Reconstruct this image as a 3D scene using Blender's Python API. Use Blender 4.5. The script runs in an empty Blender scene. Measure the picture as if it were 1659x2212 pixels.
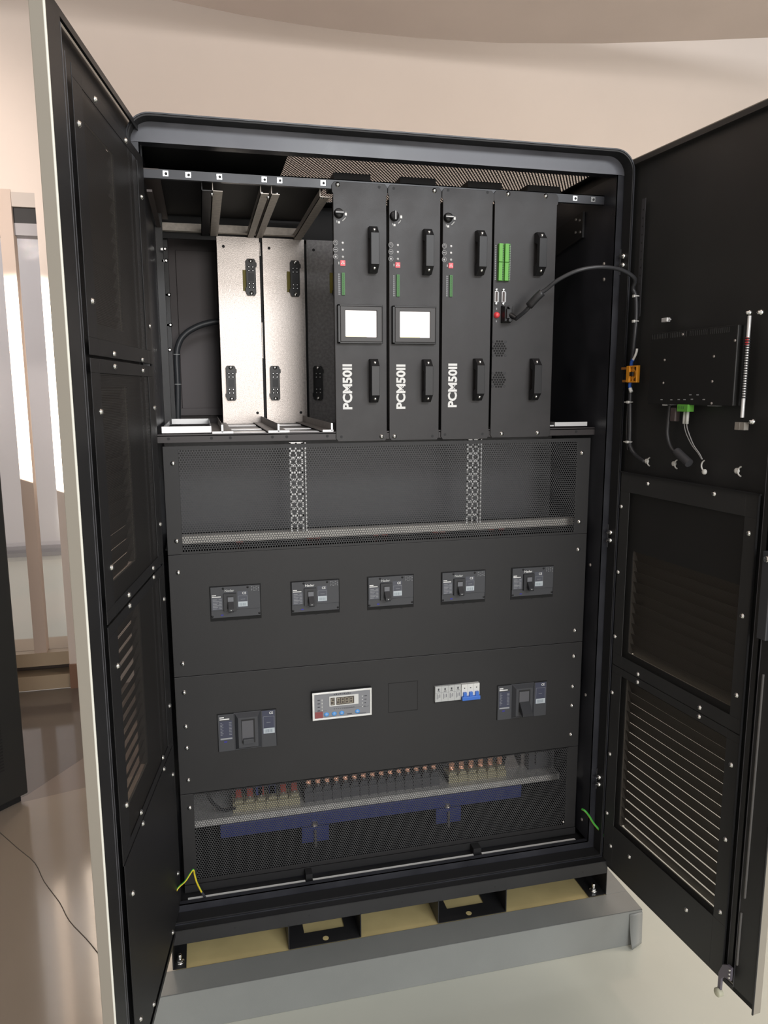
import bpy, math, random
from mathutils import Matrix, Vector
random.seed(7)
D = bpy.data
COL = bpy.context.scene.collection
R = math.radians

# ------------------------------------------------------------------ materials
def mat(name, col, rough=0.5, metal=0.0, noise=0.0, nscale=8.0, bump=0.0, bscale=200.0, spec=0.5, emis=None, estr=0.0,
        col2=None, coat=0.0, stretch=None, rnoise=0.0):
    m = D.materials.new(name); m.use_nodes = True
    nt = m.node_tree; b = nt.nodes['Principled BSDF']
    b.inputs['Roughness'].default_value = rough
    b.inputs['Metallic'].default_value = metal
    b.inputs['Specular IOR Level'].default_value = spec
    b.inputs['Coat Weight'].default_value = coat
    b.inputs['Base Color'].default_value = (*col, 1)
    tc = nt.nodes.new('ShaderNodeTexCoord')
    mp = nt.nodes.new('ShaderNodeMapping'); nt.links.new(tc.outputs['Object'], mp.inputs['Vector'])
    if stretch: mp.inputs['Scale'].default_value = stretch
    if noise > 0 or col2 or rnoise > 0:
        n = nt.nodes.new('ShaderNodeTexNoise'); n.inputs['Scale'].default_value = nscale
        n.inputs['Detail'].default_value = 5
        nt.links.new(mp.outputs['Vector'], n.inputs['Vector'])
        if noise > 0 or col2:
            mx = nt.nodes.new('ShaderNodeMix'); mx.data_type = 'RGBA'
            c2 = col2 or tuple(min(1, c * (1 + noise)) for c in col)
            c1 = col if col2 else tuple(c * (1 - noise) for c in col)
            mx.inputs[6].default_value = (*c1, 1); mx.inputs[7].default_value = (*c2, 1)
            rp = nt.nodes.new('ShaderNodeMapRange'); rp.inputs[1].default_value = .35; rp.inputs[2].default_value = .65
            nt.links.new(n.outputs['Fac'], rp.inputs[0]); nt.links.new(rp.outputs[0], mx.inputs[0])
            nt.links.new(mx.outputs[2], b.inputs['Base Color'])
        if rnoise > 0:
            rr = nt.nodes.new('ShaderNodeMapRange'); rr.inputs[1].default_value = .3; rr.inputs[2].default_value = .7
            rr.inputs[3].default_value = rough - rnoise; rr.inputs[4].default_value = rough + rnoise
            nt.links.new(n.outputs['Fac'], rr.inputs[0]); nt.links.new(rr.outputs[0], b.inputs['Roughness'])
    if bump > 0:
        n2 = nt.nodes.new('ShaderNodeTexNoise'); n2.inputs['Scale'].default_value = bscale
        nt.links.new(tc.outputs['Object'], n2.inputs['Vector'])
        bp = nt.nodes.new('ShaderNodeBump'); bp.inputs['Strength'].default_value = bump; bp.inputs['Distance'].default_value = .001
        nt.links.new(n2.outputs['Fac'], bp.inputs['Height']); nt.links.new(bp.outputs[0], b.inputs['Normal'])
    if emis:
        b.inputs['Emission Color'].default_value = (*emis, 1); b.inputs['Emission Strength'].default_value = estr
    return m

def perforated(name, base, pitch, rad, rough=0.5, metal=0.0, ax='XZ'):
    """sheet metal with round holes in a staggered grid (holes are real openings: transparent)"""
    m = mat(name, base, rough, metal)
    nt = m.node_tree; b = nt.nodes['Principled BSDF']; out = nt.nodes['Material Output']
    L = nt.links
    def M_(op, a, c=None):
        n = nt.nodes.new('ShaderNodeMath'); n.operation = op
        for i, v in enumerate((a, c)):
            if v is None: continue
            if isinstance(v, (int, float)): n.inputs[i].default_value = v
            else: L.new(v, n.inputs[i])
        return n.outputs[0]
    tc = nt.nodes.new('ShaderNodeTexCoord'); sp = nt.nodes.new('ShaderNodeSeparateXYZ'); L.new(tc.outputs['Object'], sp.inputs[0])
    u = M_('DIVIDE', sp.outputs[ax[0]], pitch); v = M_('DIVIDE', sp.outputs[ax[1]], pitch * .866)
    row = M_('FLOOR', v); par = M_('MULTIPLY', M_('FLOORED_MODULO', row, 2.0), .5)
    uu = M_('SUBTRACT', M_('FRACT', M_('ADD', u, par)), .5)
    vv = M_('MULTIPLY', M_('SUBTRACT', M_('FRACT', v), .5), .866)
    d = M_('SQRT', M_('ADD', M_('MULTIPLY', uu, uu), M_('MULTIPLY', vv, vv)))
    hole = M_('LESS_THAN', d, rad / pitch)
    tr = nt.nodes.new('ShaderNodeBsdfTransparent'); mx = nt.nodes.new('ShaderNodeMixShader')
    L.new(hole, mx.inputs[0]); L.new(b.outputs[0], mx.inputs[1]); L.new(tr.outputs[0], mx.inputs[2])
    L.new(mx.outputs[0], out.inputs['Surface'])
    return m

BLK = mat('black_powder_coat', (.018, .018, .019), .42, noise=.18, nscale=5, bump=.25, bscale=900)
BLKP = mat('black_panel_coat', (.0155, .015, .0158), .5, noise=.1, nscale=3, bump=.2, bscale=1200)
BLKM = mat('module_black_coat', (.021, .0190, .0195), .44, noise=.22, nscale=14, bump=.2, bscale=1200, rnoise=.06)
BLKD = mat('dark_interior', (.012, .012, .013), .6)
BRND = mat('brown_black_sheet', (.095, .08, .082), .5)
GLOSS = mat('satin_black_frame', (.026, .027, .033), .34, noise=.25, nscale=9, rnoise=.08)
PLAS = mat('black_plastic', (.012, .012, .013), .38)
PLAG = mat('charcoal_plastic', (.052, .054, .060), .5)
PLAH = mat('charcoal_plastic_dark', (.025, .026, .030), .45)
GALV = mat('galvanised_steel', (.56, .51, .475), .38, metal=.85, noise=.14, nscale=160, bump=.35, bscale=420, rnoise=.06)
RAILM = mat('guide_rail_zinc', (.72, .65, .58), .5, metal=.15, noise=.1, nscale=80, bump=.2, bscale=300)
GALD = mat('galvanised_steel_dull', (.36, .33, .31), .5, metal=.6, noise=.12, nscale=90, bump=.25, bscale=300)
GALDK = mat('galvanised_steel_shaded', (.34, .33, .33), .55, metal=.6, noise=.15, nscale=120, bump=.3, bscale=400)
ZINC = mat('white_zinc', (.8, .8, .8), .35, metal=.4)
CHR = mat('bright_screw_steel', (.82, .82, .80), .22, metal=1.0)
SLOT = mat('screw_recess', (.05, .05, .05), .5)
DOORG = mat('light_grey_paint', (.30, .275, .23), .45)
EDGEHI = mat('pale_edge_highlight', (.78, .78, .70), .35)  # highlight along the left door's corner, put into a pale colour
PERFL = perforated('door_mesh_left', (.034, .031, .029), .0034, .00116)
LOUV = mat('louvre_brown_black', (.055, .046, .038), .5)
DOORB = mat('door_inner_black', (.028, .028, .028), .5, noise=.15, nscale=4)
DOORP = mat('door_cover_black', (.036, .036, .036), .5, noise=.1, nscale=3)
LINE = mat('lit_fold_edge', (.11, .11, .12), .4)  # light catching the door folds, put into a paler colour
GREY = mat('grey_steel_paint', (.225, .235, .226), .42, noise=.06, nscale=4, bump=.2, bscale=700)
YEL = mat('yellow_board', (.56, .46, .22), .6, noise=.1, nscale=7)
WHT = mat('white_print', (.8, .8, .78), .5)
GPR = mat('grey_print', (.32, .33, .34), .5)
LBL = mat('label_grey', (.17, .175, .19), .5)
LBLD = mat('label_dark_blue', (.05, .055, .09), .5)
BARC = mat('barcode_white', (.5, .55, .58), .5)
GRN = mat('green_terminal', (.13, .42, .06), .45)
GRND = mat('green_terminal_dark', (.05, .17, .05), .5)
RED = mat('red_plastic', (.75, .06, .07), .4)
REDB = mat('red_bright', (.8, .10, .12), .4, emis=(1, .1, .12), estr=.35)
SCR = mat('lit_screen', (.9, .85, .85), .2, emis=(1, .93, .90), estr=1.15)
SCRD = mat('screen_strip', (.6, .55, .35), .3, emis=(.9, .8, .55), estr=.5)
BEZ = mat('bezel_grey', (.055, .052, .052), .45)
BLUE = mat('blue_busbar', (.03, .045, .22), .4)
BLUT = mat('blue_toggle', (.05, .17, .60), .35)
BLUB = mat('blue_button', (.09, .33, .75), .35)
BLUM = mat('blue_mark', (.03, .03, .35), .5)
WPL = mat('white_plastic', (.72, .72, .69), .4)
GPL = mat('light_grey_plastic', (.50, .51, .50), .45)
SIL = mat('silver_bezel', (.68, .68, .66), .3, metal=.3)
MTR = mat('meter_face', (.24, .245, .26), .5)
DIG = mat('digit_tan', (.55, .5, .38), .5)
DISP = mat('display_dark', (.06, .045, .035), .3)
MRED = mat('meter_red', (.28, .07, .07), .5)
ORA = mat('orange_plastic', (.75, .30, .02), .4)
BLUW = mat('blue_sleeve', (.02, .09, .40), .4)
CAB = mat('black_cable', (.028, .028, .030), .42)
COP = mat('copper', (.75, .38, .25), .35, metal=.8)
REDW = mat('red_wire', (.4, .05, .03), .5)
CREAM = mat('cream_terminal', (.55, .5, .33), .5)
TERM = mat('dark_terminal', (.10, .10, .11), .5)
RUST = mat('dark_red_tile', (.20, .11, .10), .5)
PERF = perforated('perforated_black_sheet', (.045, .045, .047), .0063, .0024)
PERFT = perforated('perforated_top_grille', (.02, .02, .02), .009, .0025, ax='XY')
PERFF = perforated('fine_filter_mesh', (.030, .028, .026), .0034, .00158)
PERFG = perforated('square_hole_strip', (.7, .6, .56), .0115, .004, .4, .6)

WALL = mat('warm_plaster', (.76, .67, .605), .8, noise=.02, nscale=1.5)
CEIL = mat('ceiling_paint', (.52, .455, .425), .85, noise=.03, nscale=2)
SKIRT = mat('grey_skirting', (.35, .34, .36), .5)
TANF = mat('tan_frame', (.56, .45, .38), .5)
WOODT = mat('tan_sill', (.42, .33, .23), .45)
FARW = mat('corridor_wall', (.80, .78, .80), .8)

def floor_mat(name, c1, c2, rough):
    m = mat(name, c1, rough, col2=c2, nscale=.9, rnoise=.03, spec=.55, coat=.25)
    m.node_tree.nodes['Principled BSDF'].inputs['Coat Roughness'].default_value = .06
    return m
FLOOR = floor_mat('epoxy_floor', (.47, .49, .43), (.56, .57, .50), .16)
FLOORB = floor_mat('floor_shade_brown', (.13, .11, .095), (.16, .135, .115), .10)
FLOORM = floor_mat('floor_shade_taupe', (.30, .25, .20), (.35, .295, .24), .14)

def yg_cable():
    m = mat('green_yellow_wire', (.8, .65, .03), .4)
    nt = m.node_tree; b = nt.nodes['Principled BSDF']
    tc = nt.nodes.new('ShaderNodeTexCoord'); sp = nt.nodes.new('ShaderNodeSeparateXYZ')
    nt.links.new(tc.outputs['UV'], sp.inputs[0])
    g = nt.nodes.new('ShaderNodeMath'); g.operation = 'GREATER_THAN'; g.inputs[1].default_value = .55
    nt.links.new(sp.outputs['Y'], g.inputs[0])
    mx = nt.nodes.new('ShaderNodeMix'); mx.data_type = 'RGBA'
    mx.inputs[6].default_value = (.80, .62, .04, 1); mx.inputs[7].default_value = (.06, .42, .06, 1)
    nt.links.new(g.outputs[0], mx.inputs[0]); nt.links.new(mx.outputs[2], b.inputs['Base Color'])
    return m
YG = yg_cable()

# ------------------------------------------------------------------ mesh builder
class MB:
    def __init__(s): s.v = []; s.f = []; s.m = []; s.sm = []; s.cur = 0; s.T = Matrix.Identity(4); s.uv = {}
    def add(s, vs, fs, smooth=False):
        o = len(s.v)
        s.v += [tuple(s.T @ Vector(p)) for p in vs]
        for f in fs:
            s.f.append(tuple(i + o for i in f)); s.m.append(s.cur); s.sm.append(smooth)
        return s
    def mt(s, i): s.cur = i; return s
    def box(s, x0, x1, y0, y1, z0, z1):
        v = [(x, y, z) for z in (z0, z1) for y in (y0, y1) for x in (x0, x1)]
        return s.add(v, [(0, 2, 3, 1), (4, 5, 7, 6), (0, 1, 5, 4), (2, 6, 7, 3), (0, 4, 6, 2), (1, 3, 7, 5)])
    def obox(s, c, ax, ay, az):
        c = Vector(c); ax = Vector(ax); ay = Vector(ay); az = Vector(az)
        v = [c + ax * i + ay * j + az * k for k in (-1, 1) for j in (-1, 1) for i in (-1, 1)]
        return s.add(v, [(0, 2, 3, 1), (4, 5, 7, 6), (0, 1, 5, 4), (2, 6, 7, 3), (0, 4, 6, 2), (1, 3, 7, 5)])
    def prism(s, poly, axis, a, b):
        """poly: 2-D outline; axis 'x': (y,z), 'y': (x,z), 'z': (x,y); extruded a..b"""
        n = len(poly)
        def P(p, t): return {'x': (t, p[0], p[1]), 'y': (p[0], t, p[1]), 'z': (p[0], p[1], t)}[axis]
        v = [P(p, a) for p in poly] + [P(p, b) for p in poly]
        f = [tuple(range(n - 1, -1, -1)), tuple(range(n, 2 * n))]
        f += [(i, (i + 1) % n, n + (i + 1) % n, n + i) for i in range(n)]
        return s.add(v, f)
    def ring(s, outer, inner, axis, a, b):
        """flat ring between two loops of equal point count, extruded a..b"""
        n = len(outer)
        def P(p, t): return {'x': (t, p[0], p[1]), 'y': (p[0], t, p[1]), 'z': (p[0], p[1], t)}[axis]
        v = [P(p, a) for p in outer] + [P(p, a) for p in inner] + [P(p, b) for p in outer] + [P(p, b) for p in inner]
        f = []
        for i in range(n):
            j = (i + 1) % n
            f += [(i, j, n + j, n + i), (2 * n + i, 3 * n + i, 3 * n + j, 2 * n + j),
                  (i, 2 * n + i, 2 * n + j, j), (n + i, n + j, 3 * n + j, 3 * n + i)]
        return s.add(v, f)
    def frame(s, x0, x1, z0, z1, b, y0, y1):
        bl, br, bb, bt = (b if isinstance(b, tuple) else (b,) * 4)
        o = [(x0, z0), (x1, z0), (x1, z1), (x0, z1)]
        i = [(x0 + bl, z0 + bb), (x1 - br, z0 + bb), (x1 - br, z1 - bt), (x0 + bl, z1 - bt)]
        return s.ring(o, i, 'y', y0, y1)
    def cyl(s, p, q, r, n=16, r2=None, cap=True, smooth=True):
        p = Vector(p); q = Vector(q); d = (q - p).normalized()
        a = d.orthogonal().normalized(); b = d.cross(a); r2 = r if r2 is None else r2
        v = []
        for c, rr in ((p, r), (q, r2)):
            v += [c + (a * math.cos(2 * math.pi * i / n) + b * math.sin(2 * math.pi * i / n)) * rr for i in range(n)]
        s.add(v, [(i, (i + 1) % n, n + (i + 1) % n, n + i) for i in range(n)], smooth)
        if cap: s.add(v, [tuple(range(n - 1, -1, -1)), tuple(range(n, 2 * n))])
        return s
    def lathe(s, prof, n=16, p=(0, 0, 0), d=(0, -1, 0), smooth=True):
        """prof: (r, h) list along direction d from point p"""
        p = Vector(p); d = Vector(d).normalized(); a = d.orthogonal().normalized(); b = d.cross(a)
        v = []
        for r, h in prof:
            v += [p + d * h + (a * math.cos(2 * math.pi * i / n) + b * math.sin(2 * math.pi * i / n)) * r for i in range(n)]
        f = []
        for k in range(len(prof) - 1):
            f += [(k * n + i, k * n + (i + 1) % n, (k + 1) * n + (i + 1) % n, (k + 1) * n + i) for i in range(n)]
        s.add(v, f, smooth)
        s.add(v[-n:], [tuple(range(n))], smooth)
        return s
    def torus(s, c, R0, r, axis='y', n=24, k=6, a0=0, a1=360):
        v = []; full = abs(a1 - a0) >= 360; N = n if full else n + 1
        for i in range(N):
            t = R(a0 + (a1 - a0) * i / n)
            for j in range(k):
                w = 2 * math.pi * j / k; rr = R0 + r * math.cos(w); h = r * math.sin(w)
                x, z = rr * math.cos(t), rr * math.sin(t)
                v.append({'y': (c[0] + x, c[1] + h, c[2] + z), 'z': (c[0] + x, c[1] + z, c[2] + h), 'x': (c[0] + h, c[1] + x, c[2] + z)}[axis])
        f = []
        for i in range(n):
            a = i * k; b = ((i + 1) % N) * k
            f += [(a + j, a + (j + 1) % k, b + (j + 1) % k, b + j) for j in range(k)]
        return s.add(v, f, True)
    def build(s, name, mats, parent=None, loc=None, bevel=0, rot=None):
        me = D.meshes.new(name)
        me.from_pydata(s.v, [], s.f); 
        for m in (mats if isinstance(mats, (list, tuple)) else [mats]): me.materials.append(m)
        me.polygons.foreach_set('material_index', s.m); me.polygons.foreach_set('use_smooth', s.sm)
        me.update()
        import bmesh
        bm = bmesh.new(); bm.from_mesh(me); bmesh.ops.recalc_face_normals(bm, faces=bm.faces[:]); bm.to_mesh(me); bm.free()
        o = D.objects.new(name, me); COL.objects.link(o)
        if parent: o.parent = parent
        if loc: o.location = loc
        if rot is not None: o.rotation_euler = rot
        if bevel:
            b = o.modifiers.new('bevel', 'BEVEL'); b.width = bevel; b.segments = 2; b.limit_method = 'ANGLE'; b.angle_limit = R(50)
        return o

def catmull(pts, sub=8):
    P = [Vector(p) for p in pts]; P = [P[0] * 2 - P[1]] + P + [P[-1] * 2 - P[-2]]
    out = []
    for i in range(1, len(P) - 2):
        for k in range(sub):
            t = k / sub
            out.append(.5 * ((2 * P[i]) + (P[i + 1] - P[i - 1]) * t + (2 * P[i - 1] - 5 * P[i] + 4 * P[i + 1] - P[i + 2]) * t * t
                             + (3 * P[i] - P[i - 1] - 3 * P[i + 1] + P[i + 2]) * t ** 3))
    out.append(P[-2]); return out

def tube(name, pts, r, m, parent=None, n=10, sub=8, spline=True, uv=False, twist=0):
    c = catmull(pts, sub) if spline else [Vector(p) for p in pts]
    v = []; a = None
    for i, p in enumerate(c):
        d = (c[min(i + 1, len(c) - 1)] - c[max(i - 1, 0)]).normalized()
        a = (a - d * a.dot(d)).normalized() if a is not None else d.orthogonal().normalized()
        b = d.cross(a)
        for k in range(n):
            t = 2 * math.pi * k / n + twist * i
            v.append(p + (a * math.cos(t) + b * math.sin(t)) * r)
    f = []; 
    for i in range(len(c) - 1):
        f += [(i * n + k, i * n + (k + 1) % n, (i + 1) * n + (k + 1) % n, (i + 1) * n + k) for k in range(n)]
    f += [tuple(range(n - 1, -1, -1)), tuple((len(c) - 1) * n + k for k in range(n))]
    me = D.meshes.new(name); me.from_pydata(v, [], f); me.materials.append(m)
    me.polygons.foreach_set('use_smooth', [True] * len(f))
    if uv:
        ul = me.uv_layers.new(name='UVMap')
        for p in me.polygons:
            for li in p.loop_indices:
                vi = me.loops[li].vertex_index; ul.data[li].uv = (vi // n / 10, (vi % n) / n if (vi % n) / n < 1 else 0)
    me.update()
    o = D.objects.new(name, me); COL.objects.link(o)
    if parent: o.parent = parent
    return o

def tag(o, label=None, cat=None, group=None, kind=None):
    if label: o['label'] = label
    if cat: o['category'] = cat
    if group: o['group'] = group
    if kind: o['kind'] = kind
    return o
def empty(name, loc=(0, 0, 0), rz=0):
    o = D.objects.new(name, None); COL.objects.link(o); o.location = loc; o.rotation_euler = (0, 0, rz); o.empty_display_size = .05
    return o
def kids(o): return [c for c in D.objects if c.parent == o]
def copy_tree(o, parent=None):
    c = o.copy(); COL.objects.link(c)
    if parent: c.parent = parent
    for ch in kids(o): copy_tree(ch, c)
    return c
def inst(name, src, parent, loc, rot=None):
    o = D.objects.new(name, src.data if hasattr(src, 'data') else src); COL.objects.link(o)
    o.parent = parent; o.location = loc
    if rot is not None: o.rotation_euler = rot
    return o

_txt = {}
def text(name, s, h, m, parent, loc, rot=(R(90), 0, 0), width=None, bold=0.0, align='LEFT', depth=.0002):
    """lettering as a mesh; h = capital height, width = total length (squeezed to fit)"""
    key = (s, h, width, bold, align)
    if key not in _txt:
        cu = D.curves.new(name, 'FONT'); cu.body = s; cu.size = h / .72 if h else 1; cu.offset = bold * h; cu.extrude = depth
        cu.resolution_u = 3
        o = D.objects.new(name, cu); COL.objects.link(o)
        dg = bpy.context.evaluated_depsgraph_get()
        me = D.meshes.new_from_object(o.evaluated_get(dg)); D.objects.remove(o); D.curves.remove(cu)
        xs = [v.co.x for v in me.vertices]; ys = [v.co.y for v in me.vertices]
        x0, x1, y0, y1 = min(xs), max(xs), min(ys), max(ys)
        sx = (width / (x1 - x0)) if width else 1; sy = h / (y1 - y0)
        for v in me.vertices:
            v.co.x = (v.co.x - x0) * sx - ((x1 - x0) * sx / 2 if align == 'CENTER' else 0); v.co.y = (v.co.y - y0) * sy
        me.name = name; me.materials.clear(); _txt[key] = me
    me = _txt[key].copy(); me.materials.append(m)
    o = D.objects.new(name, me); COL.objects.link(o); o.parent = parent; o.location = loc; o.rotation_euler = rot
    return o

def build_mesh(mb, name, mats):
    o = mb.build(name, mats); me = o.data; D.objects.remove(o); return me
# screw prototype: pan head, cross recess; axis -y
def screw_mesh(r, h):
    b = MB(); b.lathe([(r * 1.15, 0), (r * 1.15, h * .18), (r, h * .22), (r * .93, h * .55), (r * .7, h * .85), (r * .35, h * .98), (.0001, h)], 14)
    b.mt(1).box(-r * .5, r * .5, -h * 1.03, -h * .8, -r * .1, r * .1).box(-r * .1, r * .1, -h * 1.03, -h * .8, -r * .5, r * .5)
    return build_mesh(b, 'screw', [CHR, SLOT])
SC6 = screw_mesh(.0052, .0045); SC4 = screw_mesh(.0036, .003); SC8 = screw_mesh(.0068, .0055)
def screws(parent, pts, me=SC6, y=0.0, name='screw', rot=None):
    for (x, z) in pts: 
        o = D.objects.new(name, me); COL.objects.link(o); o.parent = parent; o.location = (x, y, z)
        if rot is not None: o.rotation_euler = rot
def hole_mesh(r):
    b = MB(); b.cyl((0, -.0003, 0), (0, .001, 0), r, 14); return build_mesh(b, 'screw_hole', BLKD)
HOLE = hole_mesh(.0035)

def rounded(x0, x1, z0, z1, r, n=8, bottom=False):
    """counter-clockwise loop from bottom-left with rounded top corners"""
    p = [(x0, z0), (x1, z0)]
    p += [(x1 - r + r * math.cos(R(90 * i / n)), z1 - r + r * math.sin(R(90 * i / n))) for i in range(n + 1)]
    p += [(x0 + r - r * math.sin(R(90 * i / n)), z1 - r + r * math.cos(R(90 * i / n))) for i in range(n + 1)]
    return p
def rrect(x0, x1, z0, z1, r, n=4):
    p = []
    for cx, cz, a0 in ((x1 - r, z0 + r, -90), (x1 - r, z1 - r, 0), (x0 + r, z1 - r, 90), (x0 + r, z0 + r, 180)):
        p += [(cx + r * math.cos(R(a0 + 90 * i / n)), cz + r * math.sin(R(a0 + 90 * i / n))) for i in range(n + 1)]
    return p

# ================================================================== SETTING
def struct(mb, name, m, **k):
    o = mb.build(name, m, **k); o['kind'] = 'structure'; return o

b = MB(); b.box(-7, 7, -9, 2.15, -.05, 0); struct(b, 'floor', FLOOR)
# floor shade painted in as colour: taupe left of the cabinet, browner before the screen
b = MB(); b.prism([(-3.5, -3.0), (-.10, -3.0), (-.10, 1.155), (-.42, 1.068), (-.74, .985), (-3.5, .27)], 'z', 0, .001); struct(b, 'floor_shade_left', FLOORM)
b = MB(); b.prism([(-3.5, .28), (-.74, .995), (-.645, 1.06), (-.46, 1.347), (.05, 2.15), (-3.5, 2.15)], 'z', 0, .0012); struct(b, 'floor_shade_screen', FLOORB)
b = MB(); b.prism([(-.74, .985), (-.42, 1.068), (-.10, 1.155), (.30, 1.2), (.30, 2.15), (.05, 2.15), (-.46, 1.347), (-.645, 1.06)], 'z', 0, .0008); struct(b, 'floor_shade_patch', floor_mat('taupe_floor_shade', (.23, .185, .155), (.25, .205, .17), .14))
# hairline cracks in the left floor coat
tk = tube('trim_5', [(-.75, .90, .001), (-.68, .811, .001), (-.60, .70, .001), (-.525, .598, .001), (-.4765, .489, .001), (-.41, .37, .001), (-.368, .278, .001), (-.31, .19, .001), (-.267, .118, .001), (-.2, .0, .001)], .0016, mat('crack', (.09, .075, .06), .7), n=4, sub=3); tk['kind'] = 'structure'

# back wall (plane y = 2.15) with the glazed screen opening at the left
def gridwall(name, y0, y1, rects, m):
    b = MB()
    for (x0, x1, z0, z1) in rects: b.box(x0, x1, y0, y1, z0, z1)
    return struct(b, name, m)
gridwall('wall_back', 2.15, 2.45, [(-.653, 7, 0, 4.6), (-3.2, -.653, 2.46, 4.6)], WALL)
b = MB(); b.box(-3.35, -3.2, -4, 6, 0, 4.6); struct(b, 'wall_left', WALL)
# curved soffit: lower ceiling with a curved far edge
edge = [(-3.2, 1.10), (-1.2, 1.50), (-.4, 1.69), (.0755, 1.81), (.3157, 1.86), (.5686, 1.89), (.8314, 1.903), (1.146, 1.897), (1.556, 1.857), (2.04, 1.749), (2.46, 1.62), (2.79, 1.51), (3.6, 1.15), (5, .4), (7, -1)]
b = MB(); b.prism([(7, -2.2), (-3.2, -2.2)][::-1] + edge[::-1], 'z', 3.2, 3.45); struct(b, 'ceiling', CEIL)
# glazed screen between room and corridor: posts, head, sill rails, glass
b = MB(); b.box(-.815, -.757, 2.143, 2.21, .2, 2.47); struct(b, 'trim_1', TANF)
b = MB(); b.box(-1.56, -1.50, 2.143, 2.21, .2, 2.47); struct(b, 'trim_2', TANF)
b = MB(); b.box(-3.2, -.653, 2.15, 2.45, 2.395, 2.46); b.mt(1).box(-3.2, -.653, 2.17, 2.26, 2.325, 2.395); b.mt(2).box(-3.2, -.653, 2.17, 2.26, 2.27, 2.325)
struct(b, 'trim_6', [mat('head_grey', (.55, .5, .46), .7), BLKD, SKIRT])
b = MB(); b.box(-3.2, -.653, 2.14, 2.40, .135, .205); b.box(-3.2, -.653, 2.14, 2.24, .006, .082); b.mt(1).box(-3.2, -.653, 2.26, 2.3, .0, .135)
struct(b, 'trim_7', [WOODT, mat('sill_shadow_gap', (.12, .09, .075), .6)])
b = MB(); b.box(-.653, -.60, 2.135, 2.15, 0, .13); struct(b, 'baseboard_right', mat('jamb_foot', (.25, .14, .09), .5))
gl = mat('clear_glass', (1, 1, 1), .0); g_ = gl.node_tree.nodes['Principled BSDF']; g_.inputs['Transmission Weight'].default_value = 1; g_.inputs['IOR'].default_value = 1.05; g_.inputs['Alpha'].default_value = .25
b = MB()
b.box(-3.2, -.653, 2.19, 2.196, .205, 2.27); struct(b, 'window_1', gl)
# corridor beyond
b = MB(); b.box(-6, 1, 2.45, 5.7, -.05, -.001); struct(b, 'trim_8', mat('corridor_floor', (.50, .54, .48), .3, col2=(.62, .58, .50), nscale=.7))
b = MB(); b.box(-6, 1, 5.62, 5.75, 0, 3.6); struct(b, 'wall_far', FARW)
b = MB(); b.box(-6, 1, 5.59, 5.62, 0, .10); struct(b, 'baseboard_far', SKIRT)
b = MB(); b.box(-.50, -.40, 2.45, 5.7, 0, 3.6); struct(b, 'wall_corridor', FARW)

# ================================================================== BLACK CABINET BEHIND AT LEFT
bc = empty('equipment_cabinet', (-.628, 1.02, 0), math.atan2(-.10, -.10) )
tag(bc, 'plain black floor standing cabinet at the far left with narrow slots low in its side', 'cabinet')
# local x runs along the visible face away from the corner, local -y is towards the camera
b = MB(); b.box(0, .62, -.60, 0, .03, 1.46); b.build('body', mat('dark_cabinet_side', (.022, .023, .022), .55), bc, bevel=.006)
b = MB(); b.box(.02, .60, -.58, -.02, 0, .03); b.build('plinth', BLKD, bc)
b = MB()
for k in range(26):
    z = .16 + k * .012
    b.box(.085, .155, -.0005, .0012, z, z + .005)
b.build('vent_slots', BLKD, bc)

# ================================================================== GREY FLOOR CHANNEL COVER
gc = empty('channel_cover', (.55, -.16, 0)); tag(gc, 'grey painted steel cover box on the floor in front of the black base frame', 'floor cover')
b = MB(); zt = .106
b.box(-.70, .663, -.04, .04, zt - .003, zt).box(-.70, .663, -.04, -.037, 0, zt)
b.box(.597, .663, .04, .95, zt - .003, zt).box(.660, .663, -.04, .95, 0, zt)
o = b.build('top_sheet', GREY, gc, bevel=.0025)
# bent corner tab lapped over the right end
b = MB(); n = 12; prof = []
for i in range(n + 1):
    t = i / n; z = .004 + (.098 - .004) * t; prof.append((z, -.0415 - .020 * (1 - t) ** 2))
v = []; 
for z, y in prof:
    w = .040
    v += [(.663 - w, y - .001, z), (.663, -.0415 - .004 * (1 - (z / .1)), z)]
f = [(2 * i, 2 * i + 1, 2 * i + 3, 2 * i + 2) for i in range(n)]
b.add(v, f, True); o = b.build('corner_tab', GREY, gc); sm = o.modifiers.new('s', 'SOLIDIFY'); sm.thickness = .0012

# yellow board under the base frame
yb = MB().box(-.60, .596, -.0385 + .0, .36, -.012, 0).build('yellow_board', YEL)
yb.location = (.55, -.08, .1045); tag(yb, 'yellow board lying flat inside the black base frame', 'board')

# ================================================================== MAIN CABINET
cab = empty('power_cabinet', (.54, 0, .106)); OX, OZ = .54, .106
tag(cab, 'tall open black metal power cabinet with two swung out doors, standing on a base frame', 'cabinet')
CI = Matrix.Translation((-OX, 0, -OZ))
def cb(mb, name, m, bevel=0, parent=None):
    """part of the cabinet given in world coordinates"""
    o = mb.build(name, m, parent or cab, bevel=bevel)
    o.location = (-OX, 0, -OZ) if parent is None else (0, 0, 0)
    return o
XL, XR = -.06, 1.14
b = MB(); b.ring(rounded(XL, XR, .213, 2.1225, .052), rounded(XL + .003, XR - .003, .213 + .003, 2.1195, .049), 'y', -.10, -.03)
cb(b, 'outer_shell', GLOSS)
inn = [(-.035, .24), (1.115, .24)] + [(1.115, 2.073)] * 9 + [(-.035, 2.073)] * 9
b = MB(); b.ring(rounded(XL + .003, XR - .003, .216, 2.1195, .049), inn, 'y', -.060, -.058)
b.box(-.035, 1.115, -.059, -.03, 2.073, 2.075).box(-.037, -.035, -.06, .83, .24, 2.073).box(1.115, 1.117, -.06, .83, .24, 2.073)
b.box(-.035, 1.115, -.06, -.045, .238, .24)
cb(b, 'front_frame', GLOSS)
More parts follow.
